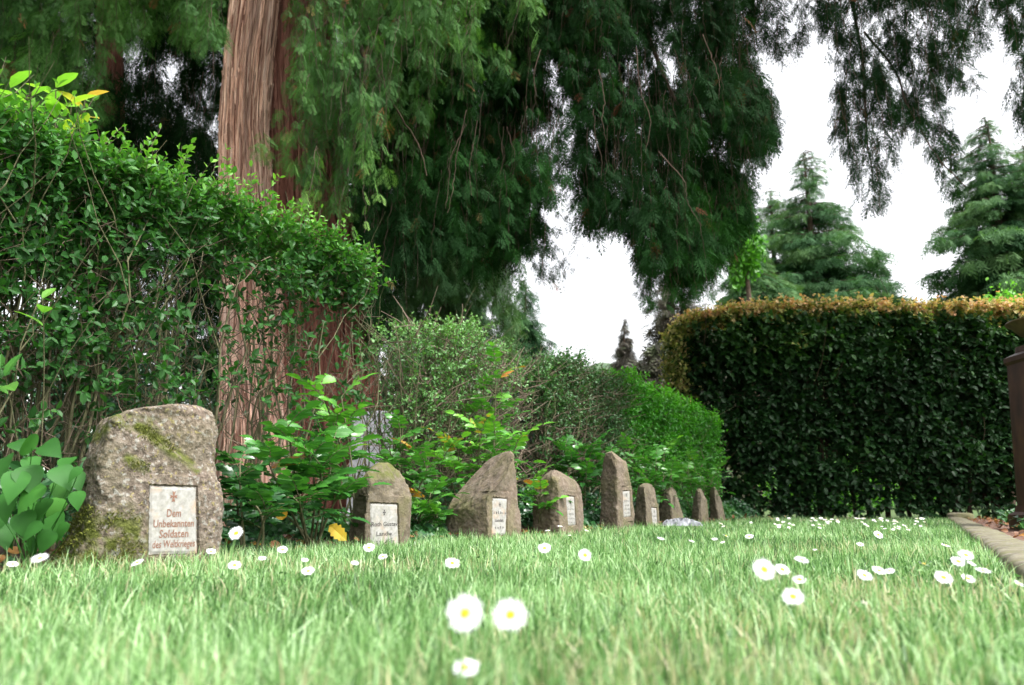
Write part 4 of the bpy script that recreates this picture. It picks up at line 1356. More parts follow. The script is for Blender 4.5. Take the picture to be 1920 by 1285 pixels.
# ------------------------------------------------------------------ daisies
rng = np.random.default_rng(91)
def daisy_meshes(seed):
    r = np.random.default_rng(seed)
    # petals: unit = diameter 1, faces +z
    b = Batch()
    n = 21
    for k in range(n):
        a = 2 * math.pi * k / n + r.normal(0, .05)
        lay = k % 2
        L0, L1 = .12, .5 * r.uniform(.82, 1.04)
        w = .052 * r.uniform(.8, 1.25)
        tilt = .10 + lay * .05 + r.normal(0, .03)
        ax = np.array([math.cos(a), math.sin(a), 0]); s = np.array([-math.sin(a), math.cos(a), 0])
        rows = []
        for t in (0, .35, .75, 1.0):
            rr = L0 + (L1 - L0) * t
            ww = w * (.35, .95, 1.05, .45)[(0, .35, .75, 1.0).index(t)]
            z = tilt * (rr - L0) * (1 - .6 * t) + lay * .012
            rows.append((ax * rr - s * ww + [0, 0, z], ax * rr + [0, 0, z - .012], ax * rr + s * ww + [0, 0, z]))
        V = np.array(rows).reshape(-1, 3)
        F = []
        for i in range(3):
            F += [(3 * i, 3 * i + 1, 3 * i + 4, 3 * i + 3), (3 * i + 1, 3 * i + 2, 3 * i + 5, 3 * i + 4)]
        b.add(V, np.array(F))
    # disc
    d = Batch()
    V, F = [], []
    ns, nrn = 14, 5
    for i in range(nrn):
        ph = i / (nrn - 1) * math.pi / 2
        for j in range(ns):
            a = 2 * math.pi * j / ns
            V.append((.17 * math.cos(ph) * math.cos(a), .17 * math.cos(ph) * math.sin(a), .08 * math.sin(ph) + .005))
    F = [(i * ns + j, i * ns + (j + 1) % ns, (i + 1) * ns + (j + 1) % ns, (i + 1) * ns + j) for i in range(nrn - 1) for j in range(ns)]
    d.add(np.array(V), np.array(F))
    return b, d
proto = []
for v in range(4):
    pb, db = daisy_meshes(v)
    po = build('petals', pb, M['petal']); do = build('disc', db, M['disc'], smooth=True)
    proto.append((po, do))
sb = Batch()
ts = np.linspace(0, 1, 6)
sb.tubes(np.stack([.06 * np.sin(ts * 3), .04 * ts * ts, ts], -1) - np.array([.06 * math.sin(3), .04, 1]), np.full(6, .014), 5)
stem0 = build('stem', sb, M['grass'])
used = [False] * 4
stem_used = False
GR = 'daisies in the lawn'
def daisy(px, py, w, label, face=None):
    global stem_used
    drop = max(py - 945, 18) / FPX
    d = FPX * .0225 / w
    h = CAMZ - d * drop
    h = min(max(h, .05), .118)
    d = (CAMZ - h) / drop
    p = at(px, py, 1.0)
    p = CAM + (p - CAM) * d
    dia = w * d / FPX
    root = thing('daisy', label, 'daisy', (p[0], p[1], 0), GR)
    v = int(rng.integers(0, 4))
    f = rng.uniform(.15, .75) if face is None else face
    n = nrm(np.array([rng.normal(0, .22) - .2 * p[0] * 0, -f, 1.0]))
    q = Vector(n).to_track_quat('Z', 'Y')
    parts = []
    for o0 in proto[v]:
        if used[v]:
            o = o0.copy(); COL.objects.link(o)
        else:
            o = o0
        o.parent = root
        o.location = (0, 0, p[2]); o.scale = (dia,) * 3
        o.rotation_mode = 'QUATERNION'; o.rotation_quaternion = q
    used[v] = True
    s = stem0.copy() if stem_used else stem0
    if stem_used: COL.objects.link(s)
    stem_used = True
    s.parent = root; s.location = (0, 0, p[2] - dia * .01); s.scale = (p[2] + .01, p[2] + .01, p[2] + .01)
    s.rotation_euler = (0, 0, rng.uniform(0, 6))
near = [
 (872, 1150, 68, 'left bloom of the two big blurred daisies in the foreground', 2.2),
 (957, 1153, 62, 'right bloom of the two big blurred daisies in the foreground', 1.6),
 (874, 1252, 46, 'low blurred daisy under the two big foreground blooms, near the bottom edge', .6),
 (443, 1000, 28, 'tall daisy standing up against the soil just right of the largest stone', 1.5),
 (440, 1060, 24, 'daisy directly below the tall one right of the largest stone', .7),
 (396, 1034, 17, 'small daisy in front of the lower right corner of the largest stone', .6),
 (530, 1031, 20, 'daisy below the mahonia bush, left of the yellow fallen leaf', .7),
 (492, 1047, 15, 'tiny daisy between the tall daisy and the one below the mahonia bush', .5),
 (578, 1071, 25, 'daisy in the grass below the yellow leaf, lower of two', .6),
 (572, 1050, 13, 'small daisy just above another one below the yellow leaf', .5),
 (692, 1027, 22, 'daisy at the foot of the plaque of Roth Gustav', .8),
 (718, 1044, 17, 'small daisy below and right of the plaque of Roth Gustav', .6),
 (666, 1056, 16, 'half closed small daisy below and left of the plaque of Roth Gustav', .4),
 (848, 1056, 27, 'daisy in the grass below the left corner of the split stone', .8),
 (1021, 1028, 25, 'daisy below the gap between split stone and dome topped stone', .9),
 (1097, 1041, 25, 'daisy facing the camera below the dome topped stone', 1.6),
 (75, 1047, 31, 'daisy beneath the heart shaped leaves at far left', .5),
 (258, 1055, 23, 'daisy before the middle of the largest stone, left of its plaque', .5),
 (24, 1058, 19, 'leftmost daisy, small and partly hidden in grass', .4),
 (1433, 1068, 42, 'largest daisy of the cluster on the right lawn', 1.6),
 (1467, 1068, 27, 'smaller daisy touching the largest bloom of the right cluster', .9),
 (1503, 1050, 27, 'top daisy of the right cluster', .4),
 (1499, 1087, 27, 'daisy between top and bottom blooms of the right cluster', .5),
 (1487, 1119, 39, 'bottom daisy of the right cluster', .9),
 (1405, 1006, 16, 'lone daisy in the far grass beyond the right cluster', .5),
 (1647, 1003, 18, 'upright lone daisy on the far right lawn below the hedge middle', 1.1),
 (1613, 1021, 14, 'small daisy left below the upright lone one on the right lawn', .5),
 (1621, 1079, 28, 'left daisy of the group of three on the right lawn', .8),
 (1648, 1070, 25, 'middle daisy of the group of three on the right lawn', .6),
 (1668, 1071, 19, 'right small daisy of the group of three on the right lawn', .4),
 (1732, 1058, 22, 'edge on daisy between the group of three and the kerb', .1),
 (1773, 1023, 16, 'small daisy on the lawn edge beside the middle of the kerb', .3),
 (1797, 1053, 27, 'left daisy of the cluster by the kerb', .8),
 (1811, 1041, 28, 'top daisy of the cluster by the kerb', .7),
 (1821, 1057, 18, 'small right daisy of the cluster by the kerb', .5),
 (1769, 1083, 31, 'large daisy below left of the cluster by the kerb', .9),
 (1815, 1085, 23, 'daisy below the cluster by the kerb', .8),
 (1843, 1070, 27, 'daisy seen from the side, right below the cluster by the kerb', .3),
 (1910, 1094, 18, 'daisy at the right edge of the picture against the kerb', .5),
 (1620, 1130, 10, 'tiny closed daisy low on the right lawn under the group of three', .3),
 (1528, 1031, 8, 'tiny daisy above the right cluster', .3),
 (1239, 1010, 14, 'daisy in the grass before the squat stone', .3),
 (1297, 1015, 11, 'small daisy in the grass below the plastic sheet', .3),
 (1050, 987, 11, 'small white daisy at the foot of the dome topped stone', .2),
 (1027, 995, 10, 'tiny daisy left of the foot of the dome topped stone', .2),
 (1100, 995, 9, 'tiny daisy right of the foot of the dome topped stone', .2),
 (1068, 1004, 7, 'tiny half open daisy under the plaque of the dome topped stone', .2),
]
for a in near: daisy(*a)
far_lab = 'tiny distant daisy on the far lawn before the dark hedge'
for (px, py, w) in [(1340, 1011, 12), (1355, 1017, 10), (1361, 1005, 12), (1352, 982, 8), (1356, 987, 8), (1408, 980, 6), (1453, 983, 6), (1462, 985, 5), (1472, 968, 6), (1529, 976, 7), (1545, 985, 6), (1556, 978, 8), (1560, 974, 7)]:
    daisy(px, py, w, far_lab)
for k in range(62):
    px = 1440 + 300 * rng.uniform() ** .8
    py = 972 + 22 * rng.uniform() ** 1.7
    daisy(px, py, rng.uniform(5, 8.5), far_lab)

# ------------------------------------------------------------------ big cedar: trunks
def trunk(pts, rads, mat, root, seed, flutes=9, name='trunk', amp=.05):
    """pts world centre points; ridged fibrous bark"""
    pts = np.array(pts); rads = np.array(rads)
    n, m = 200, 420
    t0 = np.linspace(0, 1, len(pts)); t = np.linspace(0, 1, n)
    C = np.stack([np.interp(t, t0, pts[:, i]) for i in range(3)], -1)
    R = np.interp(t, t0, rads)
    k = np.ones(15) / 15
    for i in range(3): C[:, i] = np.convolve(np.pad(C[:, i], 7, mode='edge'), k, 'valid')
    R = np.convolve(np.pad(R, 7, mode='edge'), k, 'valid')
    th = np.arange(m) * 2 * np.pi / m
    cs, sn = np.cos(th), np.sin(th)
    Q = np.stack([np.broadcast_to(cs * 3, (n, m)), np.broadcast_to(sn * 3, (n, m)), np.broadcast_to(C[:, 2:3] * .35, (n, m))], -1)
    rd = 1 + amp * 2.2 * (vnoise(Q, 1.0, seed) - .5)
    Q2 = Q * np.array([4, 4, 1.6])
    rd = rd + amp * 1.1 * (np.abs(vnoise(Q2, 1, seed + 3) - .5) * 2 - .4)
    Q3 = Q * np.array([11, 11, 4])
    rd = rd + amp * .7 * (np.abs(vnoise(Q3, 1, seed + 5) - .5) * 2 - .4)
    Q4 = Q * np.array([24, 24, 2.2])
    rd = rd + amp * .55 * (1 - np.abs(vnoise(Q4, 1, seed + 8) - .5) * 4)
    rr = R[:, None] * rd
    V = np.stack([C[:, 0:1] + rr * cs, C[:, 1:2] + rr * sn, np.broadcast_to(C[:, 2:3], (n, m))], -1).reshape(-1, 3)
    i = np.arange(n - 1)[:, None] * m; j = np.arange(m)[None]
    F = np.stack([i + j, i + (j + 1) % m, i + m + (j + 1) % m, i + m + j], -1).reshape(-1, 4)
    b = Batch(); b.add(V, F)
    return build(name, b, mat, root, smooth=True)

def bark_strips(pts, rads, mat, root, seed, n, zmax=4.6):
    rng = np.random.default_rng(seed)
    pts = np.array(pts); t0 = pts[:, 2]
    z0 = rng.uniform(.1, zmax, n); L = rng.uniform(.15, .8, n); a0 = rng.uniform(0, 2 * np.pi, n)
    w = rng.uniform(.006, .02, n)
    b = Batch()
    k = 9
    t = np.linspace(0, 1, k)
    Z = z0[:, None] + L[:, None] * t
    cx = np.interp(Z, t0, pts[:, 0]); cy = np.interp(Z, t0, pts[:, 1]); R_ = np.interp(Z, t0, np.array(rads))
    A = a0[:, None] + .05 * np.sin(Z * 5 + a0[:, None]) + rng.normal(0, .008, (n, k))
    lift = .004 + .012 * rng.uniform(0, 1, n)[:, None] + .03 * rng.uniform(0, 1, n)[:, None] * np.clip(np.abs(t - .5) * 2 - .75, 0, 1)
    rr = R_ * 1.035 + lift
    ww = (w[:, None] * (1 - np.abs(t * 2 - 1) ** 3 * .7)) / R_ * .5
    V = []
    for (da, dr) in ((-1, -.006), (0, .004), (1, -.006)):
        V.append(np.stack([cx + (rr + dr) * np.cos(A + da * ww), cy + (rr + dr) * np.sin(A + da * ww), Z], -1))
    V = np.stack(V, 2).reshape(n, -1, 3)
    F = []
    for i in range(k - 1):
        F += [(3 * i, 3 * i + 1, 3 * i + 4, 3 * i + 3), (3 * i + 1, 3 * i + 2, 3 * i + 5, 3 * i + 4)]
    F = np.array(F)[None] + (np.arange(n) * 3 * k)[:, None, None]
    b.add(V.reshape(-1, 3), F.reshape(-1, 4), np.repeat(rng.uniform(0, 1, n), 3 * k))
    return build('bark_strips', b, mat, root)

TY = 6.0
cb = g(575, TY)
cedar = thing('cedar_tree', 'huge cedar with fibrous twin trunks and drooping dark sprays over the lawn', 'tree', tuple(cb))
def tp(px, py, Y): return at(px, py, Y)
def extend(pts, zt):
    p1, p0 = np.array(pts[-1]), np.array(pts[-2])
    d = (p1 - p0) / (p1[2] - p0[2])
    return pts + [p1 + d * (zt - p1[2])]
lt = [np.array([*tp(495, 984, TY)[:2], -.05]), tp(490, 830, TY), tp(480, 640, TY), tp(468, 450, TY), tp(458, 250, TY), tp(470, 100, TY), tp(480, 0, TY)]
trunk(extend(lt, 9.0), [.36, .30, .24, .205, .18, .185, .19, .12], M['bark_light'], cedar, 5, amp=.075)
bark_strips(extend(lt, 9.0), [.36, .30, .24, .205, .18, .185, .19, .12], M['bark_strip'], cedar, 15, 900)
rt = [np.array([*tp(625, 984, TY + .25)[:2], -.05]), tp(618, 830, TY + .25), tp(605, 640, TY + .25), tp(588, 450, TY + .25), tp(568, 250, TY + .25), tp(562, 0, TY + .3)]
trunk(extend(rt, 9.5), [.50, .44, .37, .32, .29, .27, .15], M['bark_red'], cedar, 9, amp=.09)
bark_strips(extend(rt, 9.5), [.50, .44, .37, .32, .29, .27, .15], M['bark_red'], cedar, 16, 900)

# ------------------------------------------------------------------ cedar foliage curtains
def curtain(fol, twg, poly, Y0, Y1, n, rng, size, lod, tint, thr=.42, nscale=1.4, gaps=(), strand=(.3, .9), step=.07, top=-60, tvar=.25, seed=0, twr=.0028, brown=.01, slot=0.):
    xs = [p[0] for p in poly]; ys = [p[1] for p in poly]
    got = 0
    m = n * 3
    px = rng.uniform(min(xs), max(xs), m); py = rng.uniform(min(ys) + top, max(ys), m)
    k = inpoly(px, np.maximum(py, min(ys) + 1), poly)
    px, py = px[k][:n], py[k][:n]
    n = len(px)
    Y = rng.uniform(Y0, Y1, n)
    r = np.stack([ray(a, b) for a, b in zip(px, py)])
    S = CAM + r * (Y / r[:, 1])[:, None]
    L = rng.uniform(strand[0], strand[1], n)
    K = max(2, int(strand[1] / step))
    sway = rng.normal(0, .16, (n, 3)) * np.array([1, 1, 0])
    pts = []
    for q in range(K + 1):
        t = q / K
        pts.append(S + np.array([0, 0, -1.]) * (L * t)[:, None] + sway * (L * (t - .4 * t * t))[:, None] + rng.normal(0, .006, (n, 3)))
    pts = np.stack(pts, 1)
    ok = np.ones((n, K + 1), bool)
    X, Yp = proj(pts)
    jit = rng.normal(0, 8, X.shape) + 34 * (vnoise(pts, 3.2, seed + 9) - .5)
    inside = inpoly(X + jit, np.maximum(Yp, min(ys) + 1) + jit, poly)
    for gp in gaps:
        inside &= ~inpoly(X + jit, Yp + jit, gp)
    nz = .6 * vnoise(pts, nscale, seed) + .4 * vnoise(pts, nscale * 3.1, seed + 5)
    inside &= nz > thr + slot * (np.exp(-((X - 1058) / 42) ** 2) * np.clip((Yp - 40) / 60, 0, 1) + .8 * np.exp(-((X - 1130) / 60) ** 2 - ((Yp - 360) / 90) ** 2))
    ok = inside
    # twigs: keep whole strands whose majority is inside
    frac = ok.mean(1)
    tk = frac > .45
    if twg is not None and tk.any():
        twg.tubes(pts[tk], np.linspace(twr, twr * .4, K + 1), 3, rng.uniform(.2, .8, tk.sum()))
    ii, jj = np.where(ok)
    P = pts[ii, jj]
    N = len(P)
    lenf = 1 - .35 * jj / K
    for v in range(4):
        s_ = rng.integers(0, 4, N) == v
        a = rng.uniform(0, 2 * np.pi, s_.sum())
        D = np.stack([np.cos(a), np.sin(a), -rng.uniform(.5, 1.6, len(a))], -1)
        hint = np.stack([np.cos(a), np.sin(a), rng.uniform(.4, 1.1, len(a))], -1) + rng.normal(0, .45, (len(a), 3))
        sz = size * lenf[s_] * rng.uniform(.6, 1.25, len(a))
        tt = tint + tvar * (vnoise(P[s_], 1.1, seed + 2) - .5) * 2 + rng.normal(0, .07, len(a))
        br = rng.uniform(0, 1, len(a)) < brown
        tt = np.clip(tt, 0, .92); tt[br] = 1.0
        fol.scatter(*SPRAY[lod][v], axes(D, hint, sz, 1.0), P[s_], tt)

rng = np.random.default_rng(101)
fl, fd, tw, lb = Batch(), Batch(), Batch(), Batch()
# sprays hanging in front of the trunks, lit look painted in their leaf colour
A1 = [(540, -260), (920, -260), (905, 60), (880, 170), (830, 150), (800, 230), (770, 290), (735, 275), (700, 330), (690, 420), (660, 440), (640, 330), (610, 250), (600, 330), (612, 400), (575, 385), (560, 310), (520, 310), (485, 290), (500, 200), (545, 110), (545, 50)]
curtain(fl, tw, A1, 4.5, 5.6, 800, rng, .13, 0, .58, .54, 2.6, tvar=.45, seed=1, strand=(.2, .7), step=.055, gaps=[[(470, 40), (530, 90), (520, 180), (470, 240)]])
A1b = [(350, -260), (432, -260), (430, 40), (420, 70), (400, 95), (370, 60), (345, 30)]
curtain(fl, tw, A1b, 4.8, 5.6, 100, rng, .14, 0, .38, .38, 2, seed=2, strand=(.2, .5), step=.055)
A1c = [(640, -260), (1000, -260), (1010, 80), (960, 130), (930, 110), (900, 150), (860, 90), (820, 140), (700, 200), (640, 250)]
curtain(fl, tw, A1c, 5.0, 6.2, 620, rng, .15, 0, .40, .46, 2.2, tvar=.4, seed=3, strand=(.2, .7), step=.055)
# mid-dark drop between trunk and open sky
gap1 = [(1015, 70), (1035, 80), (1050, 150), (1078, 190), (1085, 300), (1065, 320), (1060, 210), (1030, 150)]
gap2 = [(1010, 375), (1040, 370), (1045, 400), (1015, 410)]
gap3 = [(895, 300), (935, 330), (960, 350), (930, 365), (900, 350)]
B1 = [(640, -260), (1090, -260), (1085, 100), (1075, 160), (1085, 300), (1050, 340), (1040, 380), (1025, 440), (1010, 470), (985, 450), (965, 480), (950, 490), (910, 500), (880, 500), (850, 450), (810, 500), (770, 470), (740, 540), (712, 640), (690, 700), (672, 560), (690, 470), (660, 440), (640, 200)]
curtain(fd, tw, B1, 5.4, 7.8, 3300, rng, .17, 1, .45, .465, 2.3, gaps=[gap1, gap2, gap3], seed=4, slot=.09, step=.065)
B2 = [(1000, -260), (1480, -260), (1440, 20), (1400, 90), (1450, 160), (1462, 250), (1430, 290), (1400, 300), (1405, 350), (1385, 390), (1395, 420), (1355, 460), (1300, 500), (1250, 480), (1225, 510), (1205, 480), (1190, 440), (1150, 420), (1110, 430), (1090, 400), (1070, 370), (1065, 330), (1070, 240), (1060, 150), (1035, 90), (1000, 60)]
curtain(fd, tw, B2, 5.4, 7.6, 3700, rng, .17, 1, .42, .455, 2.2, gaps=[[(1330, 90), (1380, 85), (1390, 110), (1335, 120)], [(1240, 60), (1290, 130), (1270, 170), (1230, 120)], [(1385, 270), (1405, 300), (1370, 310)]], seed=5, slot=.09, step=.065)
B2b = [(1380, -260), (1560, -260), (1545, 40), (1500, 60), (1480, 130), (1440, 90), (1400, 60)]
curtain(fd, tw, B2b, 6.0, 7.2, 170, rng, .16, 1, .3, .45, 2, seed=6)
curtain(fd, tw, [(960, 380), (1120, 350), (1110, 470), (1050, 490), (1035, 530), (1000, 530), (975, 470)], 5.6, 7.2, 90, rng, .12, 1, .35, .50, 2.2, seed=16, step=.06, strand=(.2, .5))
curtain(fd, tw, [(1250, 360), (1405, 320), (1395, 420), (1350, 460), (1300, 505), (1255, 500)], 5.8, 6.8, 560, rng, .17, 1, .5, .36, 1.8, seed=17, step=.06, strand=(.2, .6), top=0)
curtain(fd, tw, [(1185, 430), (1395, 390), (1375, 480), (1330, 520), (1290, 560), (1240, 545), (1205, 575), (1188, 500)], 5.6, 6.8, 230, rng, .12, 1, .5, .49, 2.6, seed=27, step=.05, strand=(.15, .45), top=0)
curtain(fd, tw, [(1380, 100), (1450, 140), (1468, 250), (1440, 300), (1405, 310), (1410, 400), (1380, 440), (1360, 300)], 5.6, 6.8, 150, rng, .11, 1, .35, .48, 2.6, seed=28, step=.05, strand=(.15, .4), top=0)
curtain(fl, tw, [(545, -200), (720, -200), (710, 200), (680, 340), (640, 400), (600, 380), (560, 300), (555, 120)], 4.7, 5.6, 300, rng, .12, 0, .50, .47, 2.8, seed=29, step=.05, strand=(.15, .5), tvar=.45)
# pendulous limbs on the right
B3 = [(1500, -260), (1880, -260), (1860, 60), (1820, 100), (1835, 150), (1800, 170), (1760, 120), (1775, 200), (1800, 250), (1800, 320), (1825, 350), (1790, 370), (1755, 330), (1735, 300), (1715, 240), (1690, 230), (1680, 300), (1690, 350), (1665, 390), (1620, 395), (1605, 340), (1570, 280), (1555, 200), (1565, 120), (1600, 90), (1560, 70), (1530, 60)]
curtain(fd, tw, B3, 5.8, 7.0, 1000, rng, .16, 1, .26, .43, 2.0, gaps=[[(1700, 0), (1740, 10), (1745, 60), (1720, 80), (1695, 40)]], seed=7, step=.06, strand=(.2, .6))
B4 = [(1830, -260), (2010, -260), (2000, 240), (1930, 225), (1900, 240), (1880, 150), (1905, 130), (1920, 80), (1870, 60), (1850, 20)]
curtain(fd, tw, B4, 5.8, 7.0, 420, rng, .16, 1, .28, .42, 2.0, seed=8, step=.06, strand=(.2, .6))
# added roof of unseen sprays above the frame (keeps the far lawn and hedge in shade)
n = 6300
P = np.stack([rng.uniform(-6.5, 7.5, n), rng.uniform(4.9, 13, n), rng.uniform(5.6, 7.5, n)], -1)
P[:, 2] = np.maximum(P[:, 2], .17 + .86 * P[:, 1])
P = P[P[:, 2] < 10.5]
P = P[vnoise(P, .8, 3) > .38]
a = rng.uniform(0, 6.28, len(P))
D = np.stack([np.cos(a), np.sin(a), -rng.uniform(.1, .8, len(a))], -1)
fd.scatter(*SPRAY[2][0], axes(D, np.stack([a * 0, a * 0, a * 0 + 1], -1) + rng.normal(0, .3, D.shape), rng.uniform(.4, .8, len(a)), 1.2), P, np.full(len(a), .4))
# visible limbs and bare hanging twigs
def limb(pts, r0, r1, t=.5):
    P = np.array([at(*p) for p in pts]); n = 20
    t0 = np.linspace(0, 1, len(P)); t = np.linspace(0, 1, n)
    C = np.stack([np.interp(t, t0, P[:, i]) for i in range(3)], -1)
    for _ in range(2):
        C[1:-1] = (C[:-2] + C[1:-1] * 2 + C[2:]) / 4
    C[1:-1] += rng.normal(0, .003, (n - 2, 3))
    lb.tubes(C, np.linspace(r0, r1, n), 7)
for pts, r0, r1 in [
    ([(590, 60, 6.2), (800, -160, 5.6), (1100, -120, 6.4), (1400, -90, 6.8), (1650, -60, 6.6), (1900, -40, 6.6)], .09, .03),
    ([(590, -60, 6.2), (760, -200, 6.0), (1000, -80, 6.3), (1055, 40, 6.4), (1075, 140, 6.4), (1110, 240, 6.4), (1160, 330, 6.3)], .05, .008),
    ([(590, -80, 6.2), (900, -250, 6.3), (1180, -60, 6.3), (1210, 60, 6.3), (1260, 180, 6.2), (1330, 300, 6.2)], .045, .006),
    ([(1590, -70, 6.6), (1600, 20, 6.5), (1620, 120, 6.4), (1622, 240, 6.4), (1640, 360, 6.4)], .02, .005),
    ([(1620, 60, 6.5), (1680, 130, 6.4), (1700, 200, 6.4), (1760, 300, 6.4), (1810, 350, 6.3)], .012, .004),
    ([(1850, -50, 6.6), (1830, 20, 6.5), (1790, 120, 6.4)], .015, .004),
    ([(480, -40, 6.0), (600, -60, 5.4), (660, 40, 5.1), (690, 120, 5.0), (680, 220, 5.0), (650, 330, 5.0)], .03, .006),
    ([(560, -60, 5.6), (640, -20, 5.0), (610, 50, 4.9), (575, 60, 4.9)], .018, .005),
    ([(700, -60, 5.3), (720, 40, 5.1), (660, 30, 5.0), (620, 20, 5.0)], .012, .005),
    ([(700, 120, 5.1), (740, 200, 5.1), (790, 280, 5.2), (800, 330, 5.2)], .009, .003),
    ([(1300, 20, 6.4), (1350, 60, 6.4), (1400, 70, 6.5), (1440, 50, 6.6)], .012, .004),
]:
    limb(pts, r0, r1)
for k in range(16):
    x = rng.uniform(640, 1340); y = rng.uniform(60, 330); Y = rng.uniform(4.9, 5.7)
    dx = rng.normal(0, 30); l = rng.uniform(80, 200)
    limb([(x, y, Y), (x + dx * .6 + rng.normal(0, 5), y + l * .4, Y), (x + dx * .7 + rng.normal(0, 8), y + l * .7, Y), (x + dx, y + l, Y)], .004, .0015)
build('foliage', fl, M['cedar_lit_tone'], cedar)
o = build('foliage', fd, M['cedar_shade_tone'], cedar)
o['label'] = 'sprays coloured dark for shade over the far lawn, with an unseen added roof'
build('twigs', tw, M['bark_dark'], cedar)
build('limbs', lb, M['bark_dark'], cedar, smooth=True)

# ------------------------------------------------------------------ second cedar behind the hedge, left
rng = np.random.default_rng(111)
c2b = g(215, 9.0)
c2 = thing('cedar_tree', 'dark drooping cedar filling the upper left behind the hedge', 'tree', tuple(c2b))
lt = [np.array([c2b[0], c2b[1], -.05]), tp(212, 640, 9.0), tp(208, 300, 9.0), tp(205, 0, 9.0)]
trunk(extend(lt, 9.5), [.30, .22, .17, .15, .08], M['bark_red'], c2, 14)
f1, f2, tw = Batch(), Batch(), Batch()
C1 = [(-120, -260), (480, -260), (470, 700), (380, 720), (200, 560), (60, 480), (-120, 500)]
curtain(f2, tw, C1, 8.0, 10.5, 4200, rng, .27, 1, .30, .40, .9, seed=11, step=.1, strand=(.4, 1.2), gaps=[[(300, 110), (330, 105), (330, 140), (305, 140)], [(262, 170), (285, 165), (285, 190), (265, 190)], [(360, 205), (395, 205), (395, 230), (370, 235)]])
C2 = [(-60, -260), (420, -260), (380, 110), (300, 60), (260, 100), (200, 60), (190, 200), (150, 260), (60, 220), (-60, 200)]
curtain(f1, tw, C2, 6.6, 7.6, 700, rng, .2, 0, .42, .44, 1.6, seed=12, step=.07)
build('foliage', f1, M['cedar_lit_tone'], c2); build('foliage', f2, M['cedar_shade_tone'], c2)['label'] = 'inner sprays coloured dark for shade'
build('twigs', tw, M['bark_dark'], c2)

# third dark tree, behind between trunk and sky gap
rng = np.random.default_rng(121)
c3b = g(845, 12.0)
c3 = thing('cedar_tree', 'shadowy weeping tree behind the straggly shrub, left of the open sky', 'tree', tuple(c3b))
trunk(extend([np.array([c3b[0], c3b[1], -.05]), tp(845, 640, 12.0), tp(840, 300, 12.0)], 9.5), [.28, .22, .18, .08], M['bark_dark'], c3, 24)
f1, tw = Batch(), Batch()
C3 = [(660, 0), (1000, 0), (985, 400), (975, 520), (965, 560), (970, 600), (965, 650), (945, 700), (900, 690), (820, 720), (690, 760), (650, 700)]
curtain(f1, tw, C3, 10.5, 13, 2500, rng, .28, 1, .72, .45, 1.2, seed=13, step=.11, strand=(.4, 1.3), gaps=[[(690, 600), (725, 590), (730, 720), (700, 720)]])
build('foliage', f1, M['fir'], c3); build('twigs', tw, M['bark_dark'], c3)

